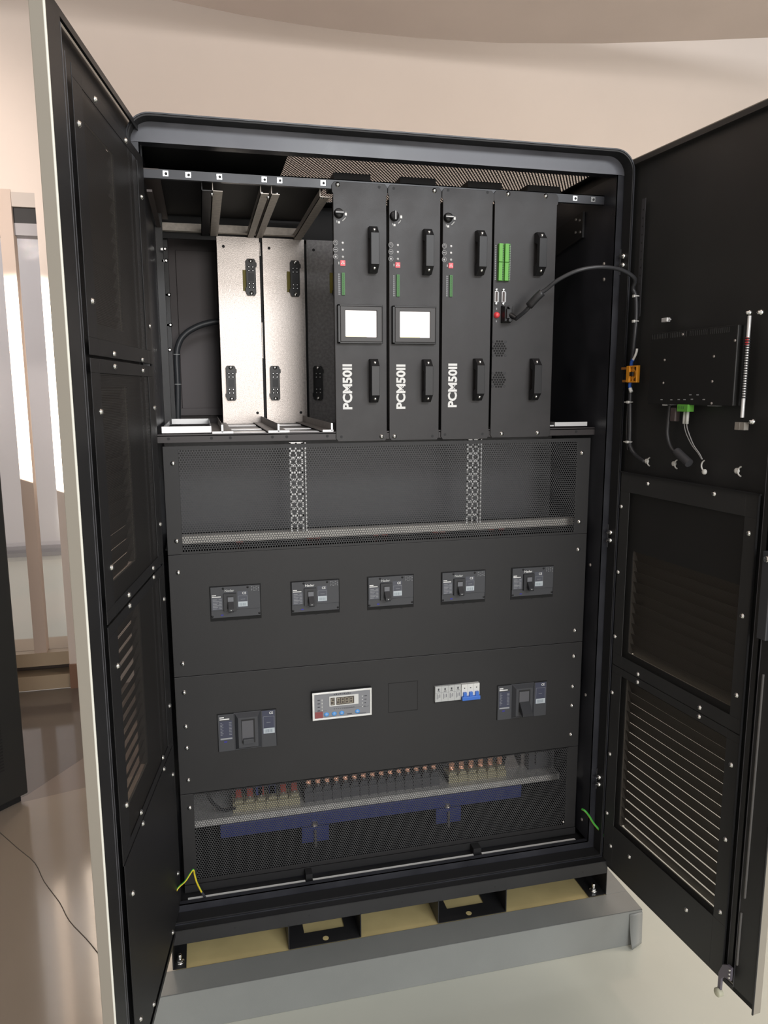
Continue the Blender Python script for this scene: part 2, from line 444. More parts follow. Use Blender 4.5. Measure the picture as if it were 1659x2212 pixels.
for nm_, bb_ in (('side_panel', (XL, XL + .002, -.03, .83, .213, 2.107)), ('side_panel', (XR - .002, XR, -.03, .83, .213, 2.107))): cb(MB().box(*bb_), nm_, BLK)
b = MB(); b.box(XL, XR, .83, .832, .213, 2.11); cb(b, 'back_panel', BRND)
b = MB(); b.box(-.059, 1.139, -.03, .08, 2.105, 2.107).box(-.059, -.035, .08, .52, 2.105, 2.107).box(1.115, 1.139, .08, .52, 2.105, 2.107).box(-.035, 1.115, .52, .83, 2.105, 2.107); cb(b, 'top_panel', BLK)
b = MB(); v = [(0, 0, 0), (1.15, 0, 0), (1.15, .44, 0), (0, .44, 0)]; b.add(v, [(0, 1, 2, 3)]); o = b.build('top_grille', PERFT, cab); o.location = (-.035 - OX, .08, 2.106 - OZ)
for fx in (.47, .645, .83, 1.0):
    b = MB(); b.box(fx - .048, fx + .048, .12, .24, 2.062, 2.085); cb(b, 'fan_housing', BLKD)
b = MB(); b.box(-.034, 1.114, -.028, -.024, 2.03, 2.074)   # thin header lip
b = MB(); hp = [(1.125, 2.073)] + [(XR - .003 - .049 + .049 * math.cos(R(90 * i / 8)), 2.1195 - .049 + .049 * math.sin(R(90 * i / 8))) for i in range(9)] + [(XL + .003 + .049 - .049 * math.sin(R(90 * i / 8)), 2.1195 - .049 + .049 * math.cos(R(90 * i / 8))) for i in range(9)] + [(-.045, 2.073)]
b.prism(hp, 'y', -.0615, -.060); cb(b, 'header_sheen_face', mat('header_sheen', (.095, .097, .112), .33, noise=.3, nscale=6, rnoise=.08))  # frame face laid over in a lighter colour to paint its sheen
b = MB(); b.ring(rounded(XL + .0035, XR - .0035, .2165, 2.119, .0485), rounded(XL + .006, XR - .006, .22, 2.1155, .046), 'y', -.0985, -.0615); cb(b, 'rim_shade_ring', BLKD)  # dark ring painting in the shade under the rim
# mounting rails
r1 = cb(MB().box(-.035, 1.115, .0005, .012, 2.0165 - .001, 2.0375).box(-.035, 1.115, .0005, .03, 2.0355, 2.0375), 'mounting_rail', GLOSS)
for x in (.015, .0648, .1343, .2367, .2726, .3755, 1.0313, 1.0826):
    b = MB(); b.box(x - .006, x + .006, -.0006, .0006, 2.0205, 2.0325); b.mt(1).cyl((x + .001, -.0012, 2.0262), (x + .001, 0, 2.0262), .0032, 12)
    cb(b, 'cage_nut', [CHR, BLKD], parent=r1)
r2 = cb(MB().box(-.035, 1.115, .0005, .012, 1.4175, 1.4375).box(-.035, 1.115, .0005, .56, 1.4325, 1.4345), 'mounting_rail', mat('brown_black_rail', (.034, .029, .030), .45))
for x in (-.0073, .093, .1377, .2397, .2748, .3764, 1.06):
    o = inst('rail_hole', HOLE, r2, (x, 0, 1.427))
# slot ceiling: guide rails, cross bar, bottom guides
for (x0, x1, name, m) in ((.118, .1415, 'guide_rail', RAILM), (.0935, .1165, 'guide_rail', BLK), (.229, .2485, 'guide_rail', RAILM), (.2545, .2745, 'guide_rail', RAILM), (.3705, .3945, 'guide_rail', RAILM)):
    b = MB(); b.box(x0, x1, .022, .555, 2.0, 2.0015).box(x0, x0 + .0015, .022, .555, 2.0, 2.018)
    cb(b, name, m)
for x, z in ((.1165, 1.995), (.2325, 2.004), (.2475, 1.995), (.2685, 2.004), (.378, 2.002)):
    b = MB(); b.lathe([(.004, 0), (.0035, .003), (.001, .004)], 10, (x, .03, z), (0, -.5, -1)); cb(b, 'rivet', CHR)
b = MB(); b.box(-.035, .40, .55, .553, 2.008, 2.032).box(-.035, .40, .53, .553, 2.006, 2.008); cb(b, 'cross_bar', RAILM)
b = MB(); b.box(-.035, .40, .14, .55, 2.052, 2.054).box(-.035, .30, -.03, .55, 2.099, 2.101); cb(b, 'roof_sheet', BLKD)
b = MB(); b.box(-.035, 1.11, .565, .57, 1.99, 2.1).box(.405, 1.11, .565, .57, 1.42, 2.0); cb(b, 'rear_bulkhead', BLKD)
for (x0, x1, xf) in ((.0954, .1453, .1195), (.2306, .2821, .2555), (.3656, .3925, .389)):
    b = MB(); b.box(x0, x1, .006, .555, 1.438, 1.440)
    b.box(xf - .0008, xf + .0008, .008, .555, 1.44, 1.459); b.mt(1).box(x0, x1, .0045, .006, 1.4375, 1.4425).box(xf - .0022, xf + .0022, .0045, .008, 1.44, 1.4585)
    cb(b, 'bottom_guide', [GALD, ZINC])
for (x0, x1) in ((.147, .229), (.284, .364)):
    for ya, yb_ in ((.05, .12), (.2, .25), (.42, .50)): cb(MB().box(x0, x1, ya, yb_, 1.4345, 1.4365), 'slot_cross_strip', ZINC)
b = MB(); b.frame(-.0225, .0935, 1.4405, 1.4555, (.0, .0, .0, .0), .01, .012) if False else None
b = MB(); b.box(-.0225, .0935, .012, .014, 1.440, 1.4555); b.box(.092, .0935, .014, .5, 1.440, 1.4555).box(-.0225, .0935, .498, .5, 1.440, 1.4555).box(-.0225, -.0205, .014, .5, 1.44, 1.452)
o = cb(b, 'floor_tray', ZINC)
b = MB(); b.box(1.002, 1.098, .012, .014, 1.4415, 1.4525).box(1.002, 1.004, .014, .4, 1.4415, 1.4525).box(.986, .999, .012, .014, 1.4415, 1.445); cb(b, 'floor_tray', ZINC)
# back plates of the three empty slots, each with two power sockets
def socket(parent, x, z, flip, yellow):
    b = MB(); w, h = .0145, .054
    pl = [(-w, -h + .006), (-w + .004, -h), (w - .004, -h), (w, -h + .006), (w, h * .55), (w + .0035, h * .6), (w + .0035, h * .78), (w, h * .83), (w, h - .006), (w - .004, h), (-w + .004, h), (-w, h - .006),
          (-w, -h * .55), (-w - .003, -h * .6), (-w - .003, -h * .78), (-w, -h * .83)]
    b.prism(pl, 'y', -.014, 0)
    b.mt(1)
    for s_ in (1, -1): b.lathe([(.0062, 0), (.0062, .003), (.004, .0045), (.0005, .005)], 12, (0, -.014, s_ * (h - .006)))
    b.mt(2)
    for zz in (.030, .019, -.019, -.030):
        for xx in (-.006, .006): b.cyl((xx, -.0148, zz), (xx, -.014, zz), .0017, 8)
    b.mt(3)
    for xx in (-.006, .006):
        for zz in (.030, .019, -.019, -.030): b.torus((xx, -.0145, zz), .0032, .0007, n=10, k=4)
    b.box(-.0085, .0085, -.0146, -.014, -.012, .012)
    if yellow: b.mt(4).box(-.0245, -.014, -.003, 0, -.040, .022)
    o = b.build('power_socket', [PLAS, CHR, ZINC, PLAH, mat('brass_edge', (.30, .24, .02), .5)], parent); o.location = (x, 0, z); return o
for i, (x0, x1) in enumerate(((.1375, .2645), (.2745, .4030), (.4105, .54))):
    b = MB(); b.box(0, x1 - x0, 0, .002, 0, .566)
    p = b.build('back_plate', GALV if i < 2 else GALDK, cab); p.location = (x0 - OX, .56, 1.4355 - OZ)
    dx = .1365 * i
    socket(p, .2367 + dx * .99 - x0, 1.8825 - 1.4355, 0, True)
    socket(p, .1655 + dx - x0, 1.562 - 1.4355, 0, False)
    for (hx, hz) in ((.157 + dx * 1.01, 1.972), (.2448 + dx * 1.01, 1.469)):
        if hx < x1: inst('plate_hole', hole_mesh(.0045), p, (hx - x0, 0, hz - 1.4355))
# dark slits between the plates and a bright divider
b = MB(); b.box(.264, .275, .575, .58, 1.44, 2.0).box(.402, .411, .575, .58, 1.44, 2.0); cb(b, 'slot_divider', BLKD)
for q in ((.2665, .2685, 1.64, 1.75), (.4055, .4075, 1.64, 1.75), (.2665, .2685, 1.95, 1.99)): cb(MB().box(q[0], q[1], .57, .575, q[2], q[3]), 'divider_strip', GALV)
# left bay: side posts and sheets
b = MB(); b.box(-.0345, -.015, .44, .46, 1.44, 2.05).box(-.0345, -.008, .60, .63, 1.44, 2.05); cb(b, 'side_post', BLK)
b = MB(); b.box(-.035, .0, .0, .52, 2.034, 2.036); b.box(-.03, -.018, .04, .5, 1.995, 2.0); cb(b, 'side_rail', mat('brown_steel', (.09, .07, .065), .5))
b = MB(); b.box(.009, .14, .82, .828, 1.47, 2.0); b.box(.0, .2, .80, .803, 1.455, 1.480); cb(b, 'rear_sheet', BRND, bevel=.001)
for k, (x, z, y) in enumerate(((-.008, 1.93, .40), (-.008, 1.905, .44), (-.01, 1.83, .6), (-.01, 1.74, .6), (-.012, 1.66, .5))):
    b = MB(); b.box(x - .012, x + .002, y, y + .006, z - .003, z + .003); b.lathe([(.006, 0), (.006, .004), (.003, .006)], 8, (x, y, z)); cb(b, 'frame_bolt', CHR)
# right side bay bracket
b = MB(); b.prism([(.10, 1.952), (.30, 1.925), (.30, 2.0), (.10, 2.02)], 'x', 1.108, 1.114); b.mt(1)
for y, z in ((.137, 2.006), (.116, 2.0), (.137, 1.972), (.111, 1.968)): b.cyl((1.105, y, z), (1.108, y, z), .0035, 10)
cb(b, 'side_bracket', [BLK, GALD])
for (y, z) in ((-.012, 1.865), (-.016, 1.825), (-.007, 1.054), (-.012, .671), (-.021, .286)): cb(MB().lathe([(.005, 0), (.0045, .002), (.001, .003)], 10, (1.115, y, z), (-1, 0, 0)), 'frame_bolt', GALD)

# ---- mesh screen panel (upper)
mp = empty('mesh_panel'); D.objects.remove(mp)
def panel(name, x0, x1, z0, z1, y=0.0, lip=True, m=BLKP):
    b = MB(); b.box(0, x1 - x0, 0, .002, 0, z1 - z0)
    if lip: b.box(.03, x1 - x0 - .025, 0, .014, z1 - z0 - .0018, z1 - z0 + .0002)
    o = b.build(name, m, cab, bevel=.0012); o.location = (x0 - OX, y, z0 - OZ); return o
PX0, PX1 = -.0225, 1.1045
b = MB(); b.frame(0, PX1 - PX0, 0, .2655, (.036, .040, .006, .0085), 0, .002)
mp = b.build('mesh_panel', BLKP, cab, bevel=.0008); mp.location = (PX0 - OX, 0, 1.1435 - OZ)
b = MB(); b.add([(.034, .001, .004), (PX1 - PX0 - .038, .001, .004), (PX1 - PX0 - .038, .001, .259), (.034, .001, .259)], [(0, 1, 2, 3)]); b.build('perforated_sheet', PERF, mp)
screws(mp, [(0 - PX0, 1.368 - 1.1435), (1.08 - PX0, 1.368 - 1.1435), (0 - PX0, 1.1773 - 1.1435), (1.08 - PX0, 1.1773 - 1.1435)])
# things behind the upper mesh
b = MB(); b.box(-.03, 1.11, .25, .252, 1.15, 1.43); cb(b, 'inner_partition', mat('dull_grey_sheet', (.14, .14, .145), .5))
b = MB(); b.box(-.03, 1.11, .05, .25, 1.145, 1.1475); cb(b, 'inner_shelf', BLKD)
for x in (.2835, .758):
    b = MB(); z = 1.405
    b.box(x, x + .004, .03, .032, 1.18, 1.41).box(x + .015, x + .019, .03, .032, 1.18, 1.41).box(x + .030, x + .034, .03, .032, 1.18, 1.41).box(x + .039, x + .042, .03, .05, 1.18, 1.41)
    while z > 1.19: b.box(x, x + .034, .03, .032, z, z + .006); z -= .0185
    cb(b, 'slotted_strip', ZINC)
b = MB(); b.box(.005, 1.085, .045, .075, 1.160, 1.180); cb(b, 'cross_rail', mat('bright_rail', (.72, .69, .64), .45, metal=.2))
for i, x in enumerate((.155, .34, .36, .52, .545, .69, .71, .855, .885)):
    b = MB(); b.obox((x, .09, 1.150), (.007, 0, .004), (0, .004, 0), (-.004, 0, .014)); cb(b, 'copper_link', REDW)

# ---- breaker panel and meter panel
bp = panel('breaker_panel', PX0, PX1, .8285, 1.1425)
screws(bp, [(x - PX0, z - .8285) for x in (0, 1.08) for z in (1.0983, .8628)])
mpn = panel('meter_panel', PX0, PX1, .5095, .8275)
screws(mpn, [(x - PX0, z - .5095) for x in (0, 1.08) for z in (.7862, .6947, .6367, .5476)])
b = MB(); bx = [(.532, .615, .674, .7585)]; x0, x1, z0, z1 = bx[0]; x0 -= PX0; x1 -= PX0; z0 -= .5095; z1 -= .5095
b.box(x0, x1, -.0003, .001, z1 - .0012, z1).box(x0, x1, -.0003, .001, z0, z0 + .0012).box(x0, x0 + .0012, -.0003, .001, z0, z1).box(x1 - .0012, x1, -.0003, .001, z0, z1)
b.build('knockout_groove', mat('groove_dark', (.004, .004, .004), .8), mpn)
# ---- lower mesh panel
b = MB(); b.frame(0, PX1 - PX0, 0, .2565, (.033, .034, .012, .003), 0, .002); b.box(.03, PX1 - PX0 - .03, 0, .012, .2547, .2565)
lm = b.build('mesh_panel', BLKP, cab, bevel=.0008); lm.location = (PX0 - OX, 0, .2520 - OZ)
b = MB(); b.add([(.032, .001, .01), (PX1 - PX0 - .033, .001, .01), (PX1 - PX0 - .033, .001, .2545), (.032, .001, .2545)], [(0, 1, 2, 3)]); b.build('perforated_sheet', PERF, lm)
screws(lm, [(0 - PX0, .4704 - .252)]); screws(lm, [(1.067 - PX0, .272 - .252)], SC4)
b = MB(); b.box(-.0225, 1.105, -.002, .0, .2300, .2515).box(.2945, .3125, -.03, 0, .2300, .250).box(.774, .797, -.03, 0, .230, .250); cb(b, 'bottom_channel', BLKD)
for (x0, x1) in ((-.0145, .2925), (.313, .773), (.798, 1.09)):
    b = MB(); b.box(x0, x1, -.034, -.027, .2268, .2335); cb(b, 'sill_strip', mat('bright_sill', (.85, .85, .82), .4, emis=None))
b = MB(); b.box(-.035, 1.115, -.045, .83, .224, .2268); cb(b, 'floor_sheet', BLK)
# interior back for the lower bay
b = MB(); b.box(-.03, 1.11, .52, .522, .25, 1.15); cb(b, 'inner_partition', BLKD)

# ---- base frame
bf = MB(); bf.box(-.0555, 1.147, -.12, .84, .2105, .213).box(-.0555, 1.147, -.12, -.1175, .1735, .213)
bf.box(-.0555, -.053, -.12, .84, .1066, .213).box(1.1445, 1.147, -.12, .84, .1066, .213).box(-.0555, 1.147, .2, .84, .1066, .1085)
for (x0, x1, hx) in ((.2345, .4275, .3345), (.640, .8395, .735)):
    bf.box(x0, x0 + .003, -.12, .3, .1066, .18).box(x1 - .003, x1, -.12, .3, .1066, .18)
base = cb(bf, 'base_frame', BLK, bevel=.001)
for x in (.5389, .8038, 1.0693, .29, .10): inst('rail_hole', hole_mesh(.0022), base, (x, -.12, .1895 if x > .3 else .196))
for (x0, x1, hx) in ((.2375, .4245, .3345), (.643, .8365, .735)):
    b = MB(); ca, cb_ = hx - .053, hx + .056
    b.box(x0, ca, -.12, .3, .1066, .1086).box(cb_, x1, -.12, .3, .1066, .1086).box(ca, cb_, -.12, -.072, .1066, .1086).box(ca, cb_, -.03, .3, .1066, .1086)
    b.mt(1).cyl((hx, -.103, .1085), (hx, -.103, .1089), .008, 18)
    cb(b, 'cross_plate', [BLK, YEL], parent=base)
for (x0, x1, bx_) in ((-.053, -.0225, -.0385), (1.092, 1.1445, 1.118)):
    b = MB(); b.box(x0, x1, -.12, .2, .1066, .1086); cb(b, 'foot_plate', BLK, parent=base)
    b = MB(); z = .1086; y = -.098
    b.lathe([(.011, 0), (.011, .0025), (.0001, .0026)], 18, (bx_, y, z), (0, 0, 1)); b.lathe([(.0085, .0025), (.0085, .010), (.007, .0105), (.0001, .0106)], 6, (bx_, y, z), (0, 0, 1), smooth=False)
    b.lathe([(.005, .010), (.005, .021), (.004, .022), (.0001, .0222)], 12, (bx_, y, z), (0, 0, 1))
    cb(b, 'anchor_bolt', CHR, parent=base)

# ---- things in the lower bay behind the mesh
sh = MB().box(.003, 1.10, .10, .50, .352, .370).build('terminal_shelf', mat('shelf_light', (.80, .78, .75), .4, metal=.2), cab); sh.location = (-OX, 0, -OZ)
bb = empty('busbar', (.52, .12, .30)); tag(bb, 'long blue insulated busbar behind the lower perforated sheet', 'busbar')
b = MB(); b.box(-.445, .455, -.02, -.005, .008, .048); b.build('bar', BLUE, bb, bevel=.001)
for x in (-.182, .217):
    b = MB(); b.box(x - .038, x + .040, -.030, -.006, .010, .012).box(x - .038, x + .04, -.031, -.029, -.034, .012); b.build('lug_bracket', BLUE, bb, bevel=.001)
    b = MB(); b.lathe([(.010, 0), (.010, .003), (.0001, .0031)], 14, (x, -.021, .012), (0, 0, 1)); b.lathe([(.0075, .003), (.0075, .011), (.0001, .0112)], 6, (x, -.021, .012), (0, 0, 1), smooth=False)
    b.cyl((x, -.036, -.045), (x, -.036, .004), .0036, 10)
    b.build('bolt', GALV, bb)
# terminal blocks on the shelf
def termblock(name, x0, n, pitch, y, z, body, label, w=.035, h=.05, gap=.7, top=COP, cover=None, group=None):
    t = empty(name, (x0, y, z)); tag(t, label, 'terminal block', group)
    b = MB(); b.box(0, n * pitch, 0, w, 0, h * .55); b.build('body', body, t, bevel=.001)
    for k in range(n):
        x = k * pitch
        b = MB(); b.box(x, x + pitch * .12, -.004, w, 0, h * .8).box(x + pitch * .2, x + pitch * .92, .006, w, h * .55, h * .8)
        b.mt(1).cyl((x + pitch * .55, .016, h * .8), (x + pitch * .55, .016, h * .95), pitch * .16, 10); b.mt(2).box(x + pitch * .3, x + pitch * .8, .02, .03, h * .8, h * 1.5)
        b.build('terminal', [body, CHR, top], t)
    return t
termblock('terminal_block', .314, 15, .0270, .122, .370, TERM, 'long dark terminal block with coppery tops in the middle of the lower bay', w=.05, h=.052)
termblock('terminal_block', .112, 6, .0315, .120, .370, CREAM, 'cream terminal block with red and blue leads at the left of the lower bay', w=.045, h=.038, top=REDW)
termblock('terminal_block', .748, 6, .031, .124, .370, CREAM, 'cream terminal block at the right of the long dark terminal block', w=.045, h=.038, top=COP)
for i, (x, m) in enumerate(((.178, BLUE), (.215, BLUE))):
    o = MB().box(0, .018, 0, .012, 0, .075).build('cable_sleeve', m); o.location = (x, .140, .402)
    tag(o, ('left one' if i == 0 else 'right one') + ' of two blue sleeves rising from the cream terminal block at left', 'sleeve', 'blue sleeves in the lower bay')
o = tube('loop_cable', [(.042, .09, .50), (.045, .09, .455), (.062, .09, .42), (.085, .095, .397), (.118, .118, .384)], .0048, CAB); tag(o, 'dark cable curving down to the cream terminal block in the lower left bay', 'cable')
o = MB().prism([(0, 0), (.052, 0), (.026, .055), (.012, .058)], 'y', 0, .03).prism([(.056, 0), (.12, 0), (.075, .07), (.06, .072)], 'y', 0, .03).build('insulating_fin', GALD); o.location = (.945, .17, .370); tag(o, 'pointed pale metal fins at the right end of the lower bay', 'bracket')
o = MB().box(0, .085, 0, .05, 0, .085).box(.02, .06, -.01, 0, .02, .06).build('relay_box', mat('relay_grey', (.12, .12, .13), .5)); o.location = (1.015, .14, .372); tag(o, 'small grey box in the right corner of the lower bay behind the mesh', 'box')

# ================================================================== POWER MODULES
def handle(parent, x, z0, z1, w=.0205, y0=-.0025):
    h = z1 - z0; d = .033; c = .018
    pl = [(0, 0), (0, h), (-d * .42, h), (-d, h - c), (-d, c), (-d * .42, 0)]
    inner = [(0, .022), (0, h - .022), (-d * .45, h - .026), (-d * .62, h - .034), (-d * .62, .034), (-d * .45, .026)]
    b = MB(); poly = [(0, 0), (-d * .42, 0), (-d, c), (-d, h - c), (-d * .42, h), (0, h), (0, h - .024), (-d * .55, h - .030), (-d * .55, .030), (0, .024)]
    b.prism(poly, 'x', -w / 2, w / 2)
    o = b.build('handle', PLAS, parent, bevel=.0008); o.location = (x, y0, z0)
    for zz, s_ in ((c * .5, -1), (h - c * .5, 1)):
        q = MB(); q.lathe([(.0042, 0), (.004, .0016), (.002, .0028), (.0003, .003)], 12, (0, -d * .72, zz), (0, -.75, s_ * .66)); q.build('screw', CHR, o)
    return o

def module_plate(w, zt=.6195, ear=.006, holes=()):
    e = .0025
    pl = [(.0 + e, .010), (e + .003, .0), (w - e - .003, .0), (w - e, .010), (w - e, .022), (w - e - .0015, .026), (w - e - .0015, zt - .03), (w - e + .001, zt - .026), (w - e + .001, zt - .008), (w - e - .005, zt),
          (e + .003, zt), (e - .001, zt - .008), (e - .001, zt - .026), (e, zt - .03), (e, .026)]
    pl = [(.0025, .008), (.008, .0005), (w - .008, .0005), (w - .0025, .008), (w - .0025, .022), (w - .0035, .025), (w - .0035, zt - .028), (w - .0005, zt - .024), (w - .0005, zt - .008), (w - .007, zt - .0003), (.006, zt - .0003), (.0002, zt - .008), (.0002, zt - .024), (.0028, zt - .028), (.0028, .025)]
    return MB().prism(pl, 'y', -.0025, 0)
FONT_R = (R(90), R(-90), 0)
def power_module(i, label, screen, knob_turn, screws_at, holes_at):
    X0 = .3955 + .1377 * i; Z0 = 1.4125; dz = (.0, .0, .003)[i]
    t = empty('power_module', (X0, -.001, Z0)); tag(t, label, 'power module', 'power modules in the rack')
    P = lambda x, z: (x - .3955, z - Z0 + dz)
    module_plate(.1372).build('front_plate', BLKM, t, bevel=.0007)
    MB().box(.006, .131, 0, .03, .028, .59).build('chassis', BLKD, t)
    # rotary switch
    kx, kz = P(.4094, 1.9590)
    k = MB().lathe([(.0118, 0), (.0118, .002), (.0105, .004), (.0100, .009), (.0095, .010), (.0001, .0101)], 28, (0, 0, 0)).build('rotary_switch', PLAS, t); k.location = (kx + .002, -.0025, kz)
    g = MB().box(-.0105, .0105, -.0155, -.009, -.0032, .0032).build('grip', PLAH, k, bevel=.0008); g.rotation_euler = (0, knob_turn, 0)
    g2 = MB().box(-.0098, .0098, -.0158, -.0155, -.0007, .0007).build('pointer_line', WHT, k); g2.rotation_euler = (0, knob_turn, 0)
    b = MB(); b.torus((kx + .002, -.0027, kz), .0185, .0010, n=14, k=4, a0=-62, a1=-28).box(kx + .017, kx + .022, -.0029, -.0025, kz - .004, kz + .002).box(kx + .0175, kx + .0215, -.0029, -.0025, kz + .003, kz + .0035)
    b.box(kx, kx + .005, -.0029, -.0025, kz - .023, kz - .018).box(kx - .003, kx - .002, -.0029, -.0025, kz - .021, kz - .016).build('dial_marking', WHT, t)
    for j, zz in enumerate((1.8916, 1.8755, 1.8590)):
        lx, lz = P(.4203, zz)
        l = MB().lathe([(.0032, 0), (.003, .0012), (.0015, .002), (.0002, .0022)], 12).build('indicator_light', ZINC if j < 2 else GPL, t); l.location = (lx, -.0025, lz)
        ix, iz = P(.4027, zz); b = MB(); b.torus((ix, -.0026, iz), .0056, .0006, n=20, k=4)
        if j == 0: b.torus((ix, -.0026, iz), .0030, .0005, n=14, k=4, a0=-60, a1=210).box(ix - .0003, ix + .0003, -.003, -.0025, iz, iz + .003)
        elif j == 1: b.box(ix - .0035, ix + .0035, -.0029, -.0025, iz - .0007, iz + .0007)
        else: b.box(ix - .0022, ix + .0022, -.0029, -.0025, iz - .0022, iz + .0022)
        b.build('status_icon', mat('icon_grey', (.5, .5, .5), .5), t)
    rx, rz = P(.4142, 1.8385); b = MB(); b.box(rx, rx + .0115, -.0045, -.0025, rz, rz + .0125); b.mt(1).box(rx + .002, rx + .0095, -.005, -.0045, rz + .004, rz + .006).box(rx + .005, rx + .0065, -.005, -.0045, rz + .004, rz + .0105)
    b.mt(1).box(rx - .0045, rx - .003, -.003, -.0025, rz + .003, rz + .009)
    b.build('dip_switch', [REDB, WHT], t)
    gx, gz = P(.4168, 1.769); b = MB(); b.box(gx, gx + .0075, -.006, -.0025, gz, gz + .053); b.mt(1)
    for k_ in range(12):
        if k_ in (4, 8): b.mt(1)
        z_ = gz + .002 + k_ * .0042; b.mt(2).box(gx + .0015, gx + .006, -.0065, -.006, z_, z_ + .0026).mt(1).box(gx + .003, gx + .0045, -.0068, -.0065, z_ + .0005, z_ + .002)
    b.build('green_terminal', [GRND, BLKD, mat('green_key', (.07, .26, .05), .5)], t)
    b = MB()
    for k_ in range(11):
        z_ = gz + .001 + k_ * .0047; b.box(gx - .008, gx - .0055, -.0028, -.0025, z_, z_ + .0031).box(gx - .0045, gx - .0035, -.0028, -.0025, z_ + .0005, z_ + .002)
    b.build('terminal_print', GPR, t)
    handle(t, .4975 - .007 - .3955 + .003, 1.8265 - Z0 + dz - .004, 1.9345 - Z0 + dz - .004)
    handle(t, .4975 - .007 - .3955 + .003, 1.5095 - Z0 + dz, 1.6165 - Z0 + dz)
    if screen:
        sx, sz = P(.4065, 1.6550); W, H = .1105, .0905
        b = MB().box(0, W, -.004, 0, 0, H).frame(.004, W - .002, .003, H - .003, (.0125, .0135, .0115, .0095), -.012, -.004)
        s_ = b.build('display', [BEZ], t, bevel=.0012); s_.location = (sx, -.0025, sz)
        MB().box(-.002, .004, -.0115, 0, -.001, H + .0012).box(-.002, W, -.0115, 0, H - .0028, H + .0012).box(-.002, W, -.0115, 0, -.001, .0028).box(W - .002, W, -.0115, 0, -.001, H).build('display_rim', PLAS, s_, bevel=.0008)
        MB().box(.0168, W - .0156, -.0062, -.004, .0146, H - .0126).build('screen', SCR, s_)
        MB().box(.0168, W - .04, -.0064, -.0062, .0146, .0168).box(.058, .068, -.0066, -.0062, .0146, .0166).build('screen_status_line', SCRD, s_)
    text('lettering', 'PCM50II', .0245, WHT, t, (*[P(.4404, 1.4930 + (.004 if i == 2 else 0))[0]], -.0027, P(.44, 1.4930)[1]), rot=(R(90), R(-90), 0), width=.1108, bold=.05)
    for (x, z) in screws_at: inst('screw', SC6, t, (P(x, z)[0], -.0025, z - Z0))
    for (x, z) in holes_at: inst('screw_hole', HOLE, t, (P(x, z)[0], -.0025, z - Z0))
    return t
dx = .1377
power_module(0, 'leftmost power module, black front with a lit display, its switch grip horizontal', True, 0, [(.4099, 2.0244), (.5155, 1.4237)], [(.5117, 2.0241), (.4114, 1.4245)])
power_module(1, 'second power module from left, black front with a lit display and upright switch grip', True, R(90), [(.6512 - dx, 2.0238), (.5491 - dx, 1.4235)], [(.5479 - dx, 2.0235), (.6504 - dx, 1.4221)])
power_module(2, 'third power module, black front with white lettering but no display', False, 0, [], [(.6864 - 2 * dx, 2.027), (.7898 - 2 * dx, 2.0272), (.6847 - 2 * dx, 1.4256), (.7878 - 2 * dx, 1.4253)])

# control module (fourth)
Z0 = 1.4145; X0 = .8072
cm = empty('control_module', (X0, -.001, Z0)); tag(cm, 'wide black control module at right of the rack with green terminals and a red button', 'control module')
module_plate(.1765, .6195).build('front_plate', BLKM, cm, bevel=.0007)
MB().box(.006, .168, 0, .03, .028, .59).build('chassis', BLKD, cm)
for (x, z) in ((.8451, 2.0267), (.9478, 2.027), (.8421, 1.4252), (.9448, 1.4258)): inst('screw', SC6, cm, (x - X0, -.0025, z - Z0))
handle(cm, .930 - X0, 1.8300 - Z0, 1.9385 - Z0 - .003); handle(cm, .9265 - X0, 1.5125 - Z0, 1.6205 - Z0)
for k in range(2):
    for j in range(2):
        x_ = .8203 + k * .0165 - X0; z_ = (1.8145 + j * .046) - Z0
        b = MB(); b.box(x_, x_ + .0095, -.013, -.0025, z_, z_ + .0445); b.mt(1).box(x_ + .0095, x_ + .0148, -.009, -.0025, z_, z_ + .0445); b.mt(2)
        for q in range(10): b.box(x_ + .0105, x_ + .0138, -.0094, -.009, z_ + .001 + q * .0043, z_ + .0035 + q * .0043)
        b.build('green_terminal', [GRN, mat('green_mid', (.09, .32, .05), .5), BLKD], cm, bevel=.0003)
b = MB()
for q in range(20): b.box(.8135 - X0, .8165 - X0, -.0028, -.0025, 1.8175 - Z0 + q * .0043, 1.820 - Z0 + q * .0043); b.box(.8530 - X0, .8555 - X0, -.0028, -.0025, 1.8175 - Z0 + q * .0043, 1.820 - Z0 + q * .0043)
b.build('terminal_print', GPR, cm)
for x_ in (.8177, .8371):
    b = MB(); b.frame(x_ - .0045 - X0, x_ + .0045 - X0, 1.7615 - Z0, 1.7885 - Z0, .0012, -.007, -.0025); b.mt(1).box(x_ - .0033 - X0, x_ + .0033 - X0, -.005, -.0025, 1.7627 - Z0, 1.7873 - Z0)
    b.mt(2)
    for z_ in (1.7578, 1.7922): b.lathe([(.0028, 0), (.0028, .005), (.0005, .0052)], 6, (x_ - X0, -.0025, z_ - Z0), smooth=False)
    b.mt(3).box(x_ + .006 - X0, x_ + .0085 - X0, -.0028, -.0025, 1.763 - Z0, 1.787 - Z0)
    b.build('serial_port', [ZINC, mat('port_core', (.08, .06, .055), .5), CHR, GPR], cm)
b = MB(); b.lathe([(.0078, 0), (.0078, .002), (.0065, .003), (.0062, .0075), (.004, .009), (.0005, .0092)], 20, (.8205 - X0, -.0025, 1.7295 - Z0))
b.build('push_button', RED, cm)
MB().box(.819 - X0, .8215 - X0, -.0028, -.0025, 1.743 - Z0, 1.748 - Z0).box(.819 - X0, .8215 - X0, -.0028, -.0025, 1.712 - Z0, 1.7165 - Z0).build('button_print', GPR, cm)
